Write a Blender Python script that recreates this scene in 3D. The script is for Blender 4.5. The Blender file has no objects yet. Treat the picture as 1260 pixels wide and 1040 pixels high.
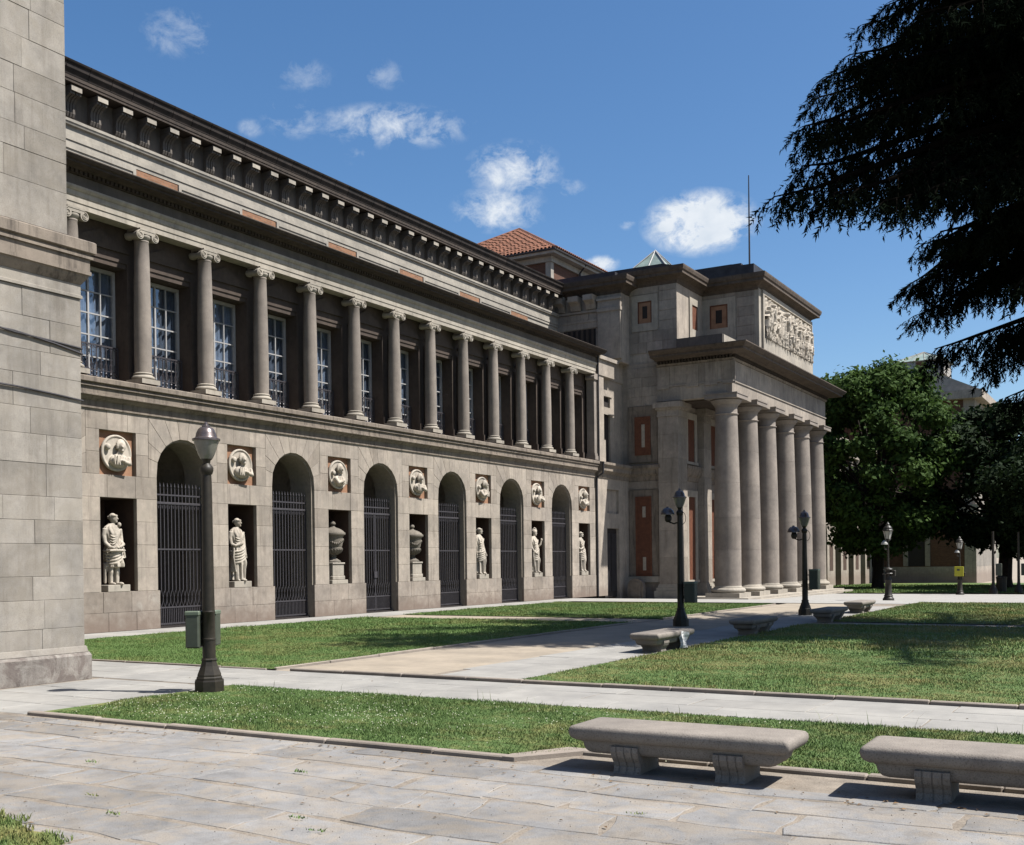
import bpy, bmesh, math, random
import numpy as np
from mathutils import Vector, Matrix

SC = bpy.context.scene
COL = SC.collection
random.seed(7)
RNG = np.random.default_rng(11)
rad = math.radians

# ------------------------------------------------------------------ camera
cam_d = bpy.data.cameras.new('camera')
cam = bpy.data.objects.new('camera', cam_d)
COL.objects.link(cam)
SC.camera = cam
cam_d.sensor_fit = 'HORIZONTAL'
cam_d.sensor_width = 36.0
cam_d.lens = 38.57
cam_d.shift_x = 0.0
cam_d.shift_y = 0.1427
cam_d.clip_start = 0.1
cam_d.clip_end = 6000.0
cam.matrix_world = Matrix(((0.8612732, 0.0074313, 0.5080878, 0.0),
                           (0.5080018, 0.0109050, -0.8612870, 0.0),
                           (-0.0119412, 0.9999129, 0.0056171, 1.75),
                           (0, 0, 0, 1)))

# ------------------------------------------------------------------ light
SUNV = Vector((1.0, 0.33, 1.6)).normalized()
sun_d = bpy.data.lights.new('sun', 'SUN')
sun_d.energy = 5.0
sun_d.angle = rad(0.53)
sun_d.color = (1.0, 0.97, 0.925)
sun = bpy.data.objects.new('sun', sun_d)
COL.objects.link(sun)
sun.rotation_euler = SUNV.to_track_quat('Z', 'Y').to_euler()
sun.location = (30, 0, 60)

world = bpy.data.worlds.new('World')
SC.world = world
world.use_nodes = True


def build_world():
    nt = world.node_tree
    nt.nodes.clear()
    N = nt.nodes.new
    L = nt.links.new
    out = N('ShaderNodeOutputWorld')
    bg = N('ShaderNodeBackground')
    bg.inputs['Strength'].default_value = 0.053
    L(bg.outputs[0], out.inputs[0])
    sky = N('ShaderNodeTexSky')
    sky.sky_type = 'NISHITA'
    sky.sun_disc = False
    sky.sun_elevation = math.asin(SUNV.z)
    sky.sun_rotation = math.atan2(SUNV.x, SUNV.y)
    sky.altitude = 650
    sky.air_density = 1.0
    sky.dust_density = 1.7
    sky.ozone_density = 2.0
    tc = N('ShaderNodeTexCoord')
    # fair-weather clouds: fixed directions in the sky
    noise = N('ShaderNodeTexNoise')
    noise.inputs['Scale'].default_value = 40.0
    noise.inputs['Detail'].default_value = 9.0
    noise.inputs['Roughness'].default_value = 0.66
    noise.inputs['Distortion'].default_value = 0.3
    mp = N('ShaderNodeMapping')
    mp.inputs['Scale'].default_value = (1, 1, 1.35)
    L(tc.outputs['Generated'], mp.inputs['Vector'])
    L(mp.outputs[0], noise.inputs['Vector'])
    clouds = [  # direction, half width, half height (radians), solidity
        ((-0.6643, 0.6177, 0.4208), .034, .022, .30),
        ((-0.6023, 0.6901, 0.4013), .030, .016, .22),
        ((-0.5512, 0.7299, 0.4043), .026, .014, .22),
        ((-0.6138, 0.6975, 0.3698), .032, .018, .36),
        ((-0.5514, 0.7485, 0.3684), .075, .020, .62),
        ((-0.4733, 0.8140, 0.3365), .046, .026, .66),
        ((-0.4893, 0.8168, 0.3060), .046, .022, .66),
        ((-0.3367, 0.8960, 0.2896), .054, .030, .98),
        ((-0.6438, 0.6746, 0.3611), .013, .009, .25),
        ((-0.5808, 0.7360, 0.3478), .015, .014, .20),
        ((-0.4187, 0.8700, 0.2603), .018, .009, .80),
        ((-0.4349, 0.8413, 0.3211), .018, .010, .34),
        ((-0.3941, 0.8716, 0.2915), .009, .006, .30),
        ((-0.1174, 0.9406, 0.3184), .070, .014, .45),
        # the rest of the sky carries the same small clouds
        ((0.55, 0.78, 0.30), .08, .04, .8), ((0.80, 0.40, 0.45), .07, .03, .5),
        ((0.60, -0.70, 0.38), .09, .04, .8), ((-0.10, -0.92, 0.37), .07, .03, .6),
        ((-0.70, -0.60, 0.40), .09, .035, .7), ((-0.88, 0.10, 0.46), .06, .03, .5),
        ((0.15, 0.60, 0.78), .06, .04, .4), ((0.95, -0.10, 0.29), .08, .03, .7),
    ]

    def math_node(op, a, b=None, c=None):
        m = N('ShaderNodeMath')
        m.operation = op
        for i, v in enumerate((a, b, c)):
            if v is None:
                continue
            if isinstance(v, (int, float)):
                m.inputs[i].default_value = v
            else:
                L(v, m.inputs[i])
        return m.outputs[0]

    def dot(vec):
        d = N('ShaderNodeVectorMath')
        d.operation = 'DOT_PRODUCT'
        L(tc.outputs['Generated'], d.inputs[0])
        d.inputs[1].default_value = vec
        return d.outputs['Value']
    total = None
    for (c, w, h, s) in clouds:
        c = Vector(c).normalized()
        u = c.cross(Vector((0, 0, 1))).normalized()
        v = u.cross(c).normalized()
        cd = math_node('MAXIMUM', dot(c), 0.02)
        a = math_node('DIVIDE', dot(u / w), cd)
        b = math_node('DIVIDE', dot(v / h), cd)
        r = math_node('SQRT', math_node('ADD', math_node('MULTIPLY', a, a), math_node('MULTIPLY', b, b)))
        e = math_node('SUBTRACT', 1.0, r)
        # ragged by the noise; low solidity leaves only wisps
        dd = math_node('MULTIPLY_ADD', e, 0.50, math_node('MULTIPLY_ADD', noise.outputs['Fac'], 2.3, -1.40 + 0.46 * s))
        e2 = math_node('MULTIPLY', math_node('SMOOTH_MIN', math_node('MULTIPLY', e, 2.2), 1.0, 0.1), 1.0)
        m = math_node('MULTIPLY', math_node('SMOOTH_MIN', math_node('MAXIMUM', dd, 0.0), 1.0, .3),
                      math_node('MAXIMUM', e2, 0.0))
        m = math_node('MULTIPLY', m, .42 + 1.9 * s * s)
        total = m if total is None else math_node('MAXIMUM', total, m)
    mask = math_node('MINIMUM', total, 0.97)
    n2 = N('ShaderNodeTexNoise')
    n2.inputs['Scale'].default_value = 50.0
    n2.inputs['Detail'].default_value = 4.0
    L(mp.outputs[0], n2.inputs['Vector'])
    cr = N('ShaderNodeMix')
    cr.data_type = 'RGBA'
    cr.inputs[6].default_value = (5.2, 6.0, 7.0, 1)
    cr.inputs[7].default_value = (8.6, 8.8, 9.0, 1)
    L(n2.outputs['Fac'], cr.inputs[0])
    # sky colour: a little deeper, as slide film records it
    hs = N('ShaderNodeHueSaturation')
    hs.inputs['Saturation'].default_value = 1.24
    hs.inputs['Value'].default_value = 1.3
    L(sky.outputs[0], hs.inputs['Color'])
    mix = N('ShaderNodeMix')
    mix.data_type = 'RGBA'
    L(mask, mix.inputs[0])
    L(hs.outputs[0], mix.inputs[6])
    L(cr.outputs[2], mix.inputs[7])
    L(mix.outputs[2], bg.inputs['Color'])


build_world()
SC.view_settings.view_transform = 'Standard'
SC.view_settings.look = 'None'
SC.view_settings.exposure = 1.12
SC.view_settings.gamma = 1.0
SC.view_settings.use_curve_mapping = False
SC.cycles.max_bounces = 5
SC.cycles.diffuse_bounces = 2
SC.cycles.transparent_max_bounces = 8


# ------------------------------------------------------------------ materials
TONE = .627     # the picture is exposed a stop up, so base colours stay at their real, darker values


def new_mat(name):
    m = bpy.data.materials.new(name)
    m.use_nodes = True
    nt = m.node_tree
    nt.nodes.clear()
    out = nt.nodes.new('ShaderNodeOutputMaterial')
    p = nt.nodes.new('ShaderNodeBsdfPrincipled')
    nt.links.new(p.outputs[0], out.inputs[0])
    p.inputs['Specular IOR Level'].default_value = 0.25
    return m, nt, p


def nnode(nt, scale, detail=4, rough=.55, vec=None, dist=0.0):
    n = nt.nodes.new('ShaderNodeTexNoise')
    n.inputs['Scale'].default_value = scale
    n.inputs['Detail'].default_value = detail
    n.inputs['Roughness'].default_value = rough
    n.inputs['Distortion'].default_value = dist
    if vec is not None:
        nt.links.new(vec, n.inputs['Vector'])
    return n.outputs['Fac']


def ramp(nt, fac, stops):
    r = nt.nodes.new('ShaderNodeValToRGB')
    e = r.color_ramp.elements
    while len(e) > 1:
        e.remove(e[-1])
    e[0].position = stops[0][0]
    e[0].color = (*stops[0][1], 1)
    for pos, c in stops[1:]:
        k = e.new(pos)
        k.color = (*c, 1)
    nt.links.new(fac, r.inputs[0])
    return r.outputs[0]


def mixc(nt, fac, a, b, mode='MIX'):
    m = nt.nodes.new('ShaderNodeMix')
    m.data_type = 'RGBA'
    m.blend_type = mode
    for i, v in ((0, fac), (6, a), (7, b)):
        if isinstance(v, (int, float)):
            m.inputs[i].default_value = v
        elif isinstance(v, tuple):
            m.inputs[i].default_value = (*v, 1) if len(v) == 3 else v
        else:
            nt.links.new(v, m.inputs[i])
    return m.outputs[2]


def mth(nt, op, a, b=None, c=None):
    m = nt.nodes.new('ShaderNodeMath')
    m.operation = op
    for i, v in enumerate((a, b, c)):
        if v is None:
            continue
        if isinstance(v, (int, float)):
            m.inputs[i].default_value = v
        else:
            nt.links.new(v, m.inputs[i])
    return m.outputs[0]


def pos(nt, scale=(1, 1, 1)):
    g = nt.nodes.new('ShaderNodeNewGeometry')
    mp = nt.nodes.new('ShaderNodeMapping')
    mp.inputs['Scale'].default_value = scale
    nt.links.new(g.outputs['Position'], mp.inputs['Vector'])
    return mp.outputs[0]


def rnd(nt):
    return nt.nodes.new('ShaderNodeObjectInfo').outputs['Random']


def bump(nt, p, height, strength, dist=0.02):
    b = nt.nodes.new('ShaderNodeBump')
    b.inputs['Strength'].default_value = strength
    b.inputs['Distance'].default_value = dist
    nt.links.new(height, b.inputs['Height'])
    nt.links.new(b.outputs[0], p.inputs['Normal'])


def stone(name, base, dark=None, var=.22, streak=.35, rough=.88, speck=.35, blotch=None, objvar=.28, bumpy=.35, lowdirt=0.0, patch=None):
    """granite / limestone: speckle, blotches, rain streaks, per-block tone"""
    m, nt, p = new_mat(name)
    base = np.array(base) * TONE
    dark = base * .55 if dark is None else np.array(dark) * TONE
    if blotch is not None:
        blotch = tuple(np.array(blotch) * TONE)
    P = pos(nt)
    big = nnode(nt, .9, 4, .6, P)
    mid = nnode(nt, 5.0, 5, .65, P)
    fine = nnode(nt, 90.0, 2, .7, P)
    c = ramp(nt, mid, [(.25, tuple(base * (1 - var))), (.5, tuple(base)), (.75, tuple(base * (1 + var * .7)))])
    if patch is not None:
        pf = ramp(nt, nnode(nt, 2.6, 7, .70, P, 1.1), [(.44, (0, 0, 0)), (.58, (1, 1, 1))])
        c = mixc(nt, mth(nt, 'MULTIPLY', pf, .8), c, tuple(np.array(patch) * TONE))
    if blotch is not None:
        bl = ramp(nt, nnode(nt, 2.3, 6, .7, P, .6), [(.56, (0, 0, 0)), (.70, (1, 1, 1))])
        c = mixc(nt, mth(nt, 'MULTIPLY', bl, .7), c, tuple(blotch))
    st = nnode(nt, 1.0, 5, .7, pos(nt, (5.5, 5.5, .55)))
    stf = ramp(nt, st, [(.5, (0, 0, 0)), (.72, (1, 1, 1))])
    c = mixc(nt, mth(nt, 'MULTIPLY', stf, streak), c, tuple(dark))
    bg = ramp(nt, big, [(.35, (.80, .80, .80)), (.65, (1.08, 1.07, 1.05))])
    c = mixc(nt, 1.0, c, bg, 'MULTIPLY')
    if speck > 0:
        sp = ramp(nt, fine, [(.34, (.55, .54, .53)), (.48, (1, 1, 1)), (.70, (1.06, 1.06, 1.06))])
        c = mixc(nt, speck, c, sp, 'MULTIPLY')
    if objvar > 0:
        r = rnd(nt)
        ov = ramp(nt, r, [(0, (1 - objvar, 1 - objvar * 1.05, 1 - objvar * 1.12)), (.5, (1, 1, 1)), (1, (1 + objvar * .45, 1 + objvar * .42, 1 + objvar * .34))])
        c = mixc(nt, 1.0, c, ov, 'MULTIPLY')
    if lowdirt > 0:
        g = nt.nodes.new('ShaderNodeNewGeometry')
        sx = nt.nodes.new('ShaderNodeSeparateXYZ')
        nt.links.new(g.outputs['Position'], sx.inputs[0])
        zz = mth(nt, 'ADD', sx.outputs['Z'], mth(nt, 'MULTIPLY_ADD', nnode(nt, 2.5, 5, .7, P), 1.0, -.5))
        f = ramp(nt, zz, [(.05, (1, 1, 1)), (.62, (0, 0, 0))])
        c = mixc(nt, mth(nt, 'MULTIPLY', f, lowdirt), c, tuple(base * np.array((.62, .55, .52))))
    nt.links.new(c, p.inputs['Base Color'])
    p.inputs['Roughness'].default_value = rough
    h = mth(nt, 'ADD', mth(nt, 'MULTIPLY', fine, .5), mid)
    bump(nt, p, h, bumpy, .012)
    return m


def plain(name, col, rough=.6, metal=0.0, var=.15, scale=8, bumpy=0.0, objvar=0, spec=.3):
    m, nt, p = new_mat(name)
    c = np.array(col) * TONE
    n = nnode(nt, scale, 5, .65, pos(nt))
    cc = ramp(nt, n, [(.3, tuple(c * (1 - var))), (.7, tuple(np.minimum(c * (1 + var), 1)))])
    if objvar:
        r = rnd(nt)
        cc = mixc(nt, 1.0, cc, ramp(nt, r, [(0, (1 - objvar,) * 3), (1, (1 + objvar,) * 3)]), 'MULTIPLY')
    nt.links.new(cc, p.inputs['Base Color'])
    p.inputs['Roughness'].default_value = rough
    p.inputs['Metallic'].default_value = metal
    p.inputs['Specular IOR Level'].default_value = spec
    if bumpy:
        bump(nt, p, n, bumpy, .01)
    return m


def brickmat(name, col, mortar, bw=.28, bh=.07, axes=(1, 2)):
    m, nt, p = new_mat(name)
    g = nt.nodes.new('ShaderNodeNewGeometry')
    sx = nt.nodes.new('ShaderNodeSeparateXYZ')
    nt.links.new(g.outputs['Position'], sx.inputs[0])
    cb = nt.nodes.new('ShaderNodeCombineXYZ')
    nt.links.new(mth(nt, 'ADD', sx.outputs[0], sx.outputs[1]), cb.inputs[0])
    nt.links.new(sx.outputs[2], cb.inputs[1])
    b = nt.nodes.new('ShaderNodeTexBrick')
    nt.links.new(cb.outputs[0], b.inputs['Vector'])
    b.inputs['Scale'].default_value = 1.0
    b.inputs['Brick Width'].default_value = bw
    b.inputs['Row Height'].default_value = bh
    b.inputs['Mortar Size'].default_value = .008
    c = np.array(col) * TONE
    mortar = tuple(np.array(mortar) * TONE)
    b.inputs['Color1'].default_value = (*(c * .8), 1)
    b.inputs['Color2'].default_value = (*(c * 1.2), 1)
    b.inputs['Mortar'].default_value = (*mortar, 1)
    n = nnode(nt, 6, 5, .7, pos(nt))
    cc = mixc(nt, .6, b.outputs['Color'], ramp(nt, n, [(.3, (.6, .6, .6)), (.7, (1.15, 1.12, 1.1))]), 'MULTIPLY')
    nt.links.new(cc, p.inputs['Base Color'])
    p.inputs['Roughness'].default_value = .9
    bump(nt, p, b.outputs['Fac'], -.4, .01)
    return m


def grassmat(name, blade=True, dry=.5, dark=1.0):
    m, nt, p = new_mat(name)
    P = pos(nt, (1, 1, 0))
    a = nnode(nt, .35, 5, .65, P)
    b = nnode(nt, 3.2, 5, .7, P)
    c = nnode(nt, 22., 3, .7, pos(nt))
    dark = dark * 1.12
    g = ramp(nt, c, [(.25, (.046 * dark, .080 * dark, .022 * dark)), (.5, (.080 * dark, .132 * dark, .036 * dark)), (.8, (.130 * dark, .180 * dark, .056 * dark))])
    dr = ramp(nt, c, [(.25, (.15, .125, .045)), (.75, (.28, .215, .09))])
    f = mth(nt, 'MULTIPLY_ADD', a, .55, mth(nt, 'MULTIPLY', b, .45))
    f = ramp(nt, f, [(.57 - .19 * dry, (0, 0, 0)), (.76 - .19 * dry, (1, 1, 1))])
    col = mixc(nt, mth(nt, 'MULTIPLY', f, min(1.0, .25 + dry)), g, dr)
    nt.links.new(col, p.inputs['Base Color'])
    p.inputs['Roughness'].default_value = .65
    p.inputs['Specular IOR Level'].default_value = .2
    if not blade:
        bump(nt, p, c, .8, .03)
    return m


def leafmat(name, c0, c1, trans=.25, scale=.8):
    m, nt, p = new_mat(name)
    n = nnode(nt, scale, 3, .6, pos(nt))
    n2 = nnode(nt, 9., 2, .6, pos(nt))
    f = mth(nt, 'MULTIPLY_ADD', n, .5, mth(nt, 'MULTIPLY', n2, .5))
    col = ramp(nt, f, [(.32, c0), (.66, c1)])
    nt.links.new(col, p.inputs['Base Color'])
    p.inputs['Roughness'].default_value = .8 if trans else 1.0
    p.inputs['Specular IOR Level'].default_value = .12 if trans else 0.0
    if trans:
        t = nt.nodes.new('ShaderNodeBsdfTranslucent')
        nt.links.new(col, t.inputs['Color'])
        mx = nt.nodes.new('ShaderNodeMixShader')
        mx.inputs[0].default_value = trans
        out = [x for x in nt.nodes if x.type == 'OUTPUT_MATERIAL'][0]
        nt.links.new(p.outputs[0], mx.inputs[1])
        nt.links.new(t.outputs[0], mx.inputs[2])
        nt.links.new(mx.outputs[0], out.inputs[0])
    return m


def glassmat(name, tint=(.75, .82, .9), f=.35):
    m, nt, p = new_mat(name)
    out = [x for x in nt.nodes if x.type == 'OUTPUT_MATERIAL'][0]
    t = nt.nodes.new('ShaderNodeBsdfTransparent')
    t.inputs[0].default_value = (*tint, 1)
    gl = nt.nodes.new('ShaderNodeBsdfGlossy')
    gl.inputs['Roughness'].default_value = .03
    gl.inputs['Color'].default_value = (.9, .95, 1, 1)
    fr = nt.nodes.new('ShaderNodeFresnel')
    fr.inputs[0].default_value = 1.5
    n = nnode(nt, 2.2, 2, .5, pos(nt))
    b = nt.nodes.new('ShaderNodeBump')
    b.inputs['Strength'].default_value = .35
    b.inputs['Distance'].default_value = .05
    nt.links.new(n, b.inputs['Height'])
    nt.links.new(b.outputs[0], gl.inputs['Normal'])
    mx = nt.nodes.new('ShaderNodeMixShader')
    ge = nt.nodes.new('ShaderNodeNewGeometry')
    fac = mth(nt, 'MULTIPLY', mth(nt, 'MULTIPLY_ADD', fr.outputs[0], 1.6, f * .3), mth(nt, 'SUBTRACT', 1.0, ge.outputs['Backfacing']))
    nt.links.new(fac, mx.inputs[0])
    nt.links.new(t.outputs[0], mx.inputs[1])
    nt.links.new(gl.outputs[0], mx.inputs[2])
    nt.links.new(mx.outputs[0], out.inputs[0])
    return m


M = {}
M['ashlar'] = stone('ashlar_granite', (.43, .372, .315), dark=(.17, .138, .112), var=.22, streak=.55, objvar=.19, blotch=None, lowdirt=.65, patch=(.385, .338, .285))
M['pav_ashlar'] = stone('pavilion_granite', (.365, .335, .295), dark=(.17, .145, .12), var=.22, streak=.42, objvar=.18, lowdirt=.35, speck=.5, patch=(.335, .303, .258))
M['plinth'] = stone('plinth_granite', (.355, .305, .258), dark=(.16, .125, .10), var=.24, streak=.40, objvar=.2, blotch=(.47, .43, .375), lowdirt=.9)
M['mortar'] = plain('joint_mortar', (.31, .265, .215), .95)
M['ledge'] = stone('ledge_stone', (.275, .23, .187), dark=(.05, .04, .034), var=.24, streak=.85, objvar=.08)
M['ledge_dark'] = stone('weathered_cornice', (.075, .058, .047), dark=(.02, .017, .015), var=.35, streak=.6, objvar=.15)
M['column'] = stone('column_granite', (.32, .277, .240), var=.15, streak=.3, objvar=.12, speck=.6, bumpy=.25)
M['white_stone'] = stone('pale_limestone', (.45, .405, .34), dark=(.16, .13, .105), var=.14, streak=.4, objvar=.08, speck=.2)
M['attic_stone'] = stone('attic_limestone', (.42, .385, .33), dark=(.17, .14, .115), var=.14, streak=.32, objvar=.08, speck=.2)
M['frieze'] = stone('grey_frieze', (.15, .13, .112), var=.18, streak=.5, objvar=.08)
M['marble'] = stone('statue_limestone', (.56, .50, .42), dark=(.20, .15, .11), var=.2, streak=.6, objvar=.05, speck=.1, bumpy=.25)
M['urn'] = stone('urn_stone', (.22, .195, .16), dark=(.08, .065, .05), var=.25, streak=.5, objvar=.1)
M['terracotta'] = plain('terracotta_plaster', (.34, .185, .11), .9, var=.2, scale=4, bumpy=.2)
M['brick'] = brickmat('red_brick', (.34, .165, .09), (.27, .2, .14))
M['brick_dark'] = brickmat('brown_brick', (.15, .066, .040), (.12, .09, .07))
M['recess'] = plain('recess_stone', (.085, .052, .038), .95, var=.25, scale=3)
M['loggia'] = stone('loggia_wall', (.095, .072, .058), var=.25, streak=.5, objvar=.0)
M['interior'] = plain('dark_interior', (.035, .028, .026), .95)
M['shutter'] = plain('red_brown_shutter', (.15, .055, .028), .7, var=.25, scale=5, objvar=.15)
M['slot'] = plain('pale_slot', (.42, .37, .30), .8)
M['iron'] = plain('grey_iron', (.085, .078, .085), .45, .3, var=.2, scale=14)
M['black_iron'] = plain('olive_black_iron', (.030, .024, .016), .5, .0, var=.35, scale=12, spec=.3)
M['bin'] = plain('green_bin_enamel', (.072, .082, .060), .5, 0, var=.15)
M['bin_edge'] = plain('pale_green_bin_side', (.15, .18, .13), .5, 0, var=.12)
M['frame_white'] = plain('white_window_paint', (.43, .42, .41), .5, 0, var=.1)
M['curtain'] = plain('pale_curtain', (.25, .27, .30), .9, 0, var=.35, scale=2, objvar=.45)
M['glass'] = glassmat('window_glass', (.84, .88, .93), .22)
M['lead'] = plain('dark_lead_roof', (.045, .042, .045), .55, .2, var=.4, scale=2.5, objvar=.2)
M['gutter'] = plain('brown_stained_gutter', (.033, .024, .019), .8, 0, var=.6, scale=2.2, objvar=.35)
M['rooftile'] = plain('red_roof_tile', (.25, .105, .06), .85, 0, var=.55, scale=4, objvar=.3)
M['copper'] = plain('verdigris_copper', (.26, .33, .30), .6, 0, var=.25, scale=1.5)
M['zinc'] = plain('pale_zinc_roof', (.38, .35, .31), .6, 0, var=.2, scale=2)
M['lamp_glass'] = plain('frosted_lamp_glass', (.22, .21, .18), .25, 0, var=.15, scale=10, spec=.6)
M['lamp_cap'] = plain('lamp_cap_metal', (.16, .13, .125), .35, .6, var=.3, scale=20, spec=.6)
M['lantern_glass'] = plain('milky_lantern_glass', (.50, .48, .43), .3, 0, var=.06)
M['bench'] = stone('bench_granite', (.30, .265, .23), dark=(.13, .10, .085), var=.18, streak=.12, objvar=.05, speck=.8, blotch=(.23, .195, .175), bumpy=.5)
M['flag'] = stone('flagstone_granite', (.290, .284, .280), dark=(.2, .18, .15), var=.26, streak=0, objvar=.2, blotch=(.215, .19, .165), speck=.6, bumpy=.6, patch=(.345, .305, .258))
M['pathstone'] = stone('path_granite', (.36, .347, .322), dark=(.3, .27, .22), var=.10, streak=0, objvar=.07, speck=.2, bumpy=.2)
M['grit'] = stone('sandy_joint_grit', (.31, .265, .215), dark=(.2, .15, .1), var=.35, streak=0, objvar=0, blotch=(.22, .17, .13), speck=.9, bumpy=.8)
M['sand'] = stone('sandy_path_earth', (.40, .340, .265), dark=(.3, .22, .15), var=.12, streak=0, objvar=0, speck=.3, bumpy=.3, blotch=(.36, .30, .225))
M['kerb'] = stone('kerb_granite', (.34, .29, .245), dark=(.2, .14, .1), var=.18, streak=0, objvar=.15, speck=.4)
M['soil'] = grassmat('lawn_soil', blade=False, dry=.45, dark=.7)
M['grass_near'] = grassmat('near_grass_blades', dry=.42, dark=.80)
M['grass'] = grassmat('grass_blades', dry=.45, dark=1.0)
M['grass_dry'] = grassmat('dry_grass_blades', dry=.72, dark=1.0)
M['clover'] = plain('clover_flower', (.70, .70, .50), .8)
M['bark'] = plain('bark', (.035, .026, .02), .95, 0, var=.4, scale=6, bumpy=.8)
M['cedar'] = leafmat('cedar_needles', (.0028, .0045, .003), (.007, .010, .006), .0, .6)
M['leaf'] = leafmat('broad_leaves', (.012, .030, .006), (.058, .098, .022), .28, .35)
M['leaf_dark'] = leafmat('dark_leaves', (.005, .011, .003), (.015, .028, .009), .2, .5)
M['yellow'] = plain('yellow_sign_paint', (.55, .50, .04), .5, 0, var=.06)
M['paper'] = plain('white_paper', (.72, .71, .69), .8, 0, var=.05)
M['twig'] = plain('dark_twig_bark', (.007, .006, .005), 1, 0, var=.3, scale=6, spec=0)
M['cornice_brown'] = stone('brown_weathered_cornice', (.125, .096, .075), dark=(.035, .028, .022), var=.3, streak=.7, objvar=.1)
M['dead_leaf'] = plain('brown_dead_leaf', (.20, .12, .055), .9, 0, var=.5, scale=3)
M['pav_plinth'] = stone('stained_pavilion_plinth', (.225, .190, .170), dark=(.12, .09, .08), var=.3, streak=.3, objvar=.12, blotch=(.50, .47, .42), speck=.6, bumpy=.9, patch=(.40, .37, .33))
M['pav_mortar'] = plain('pale_joint_mortar', (.35, .32, .275), .95)
M['pole'] = plain('flagpole_metal', (.10, .09, .09), .4, .4)


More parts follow.
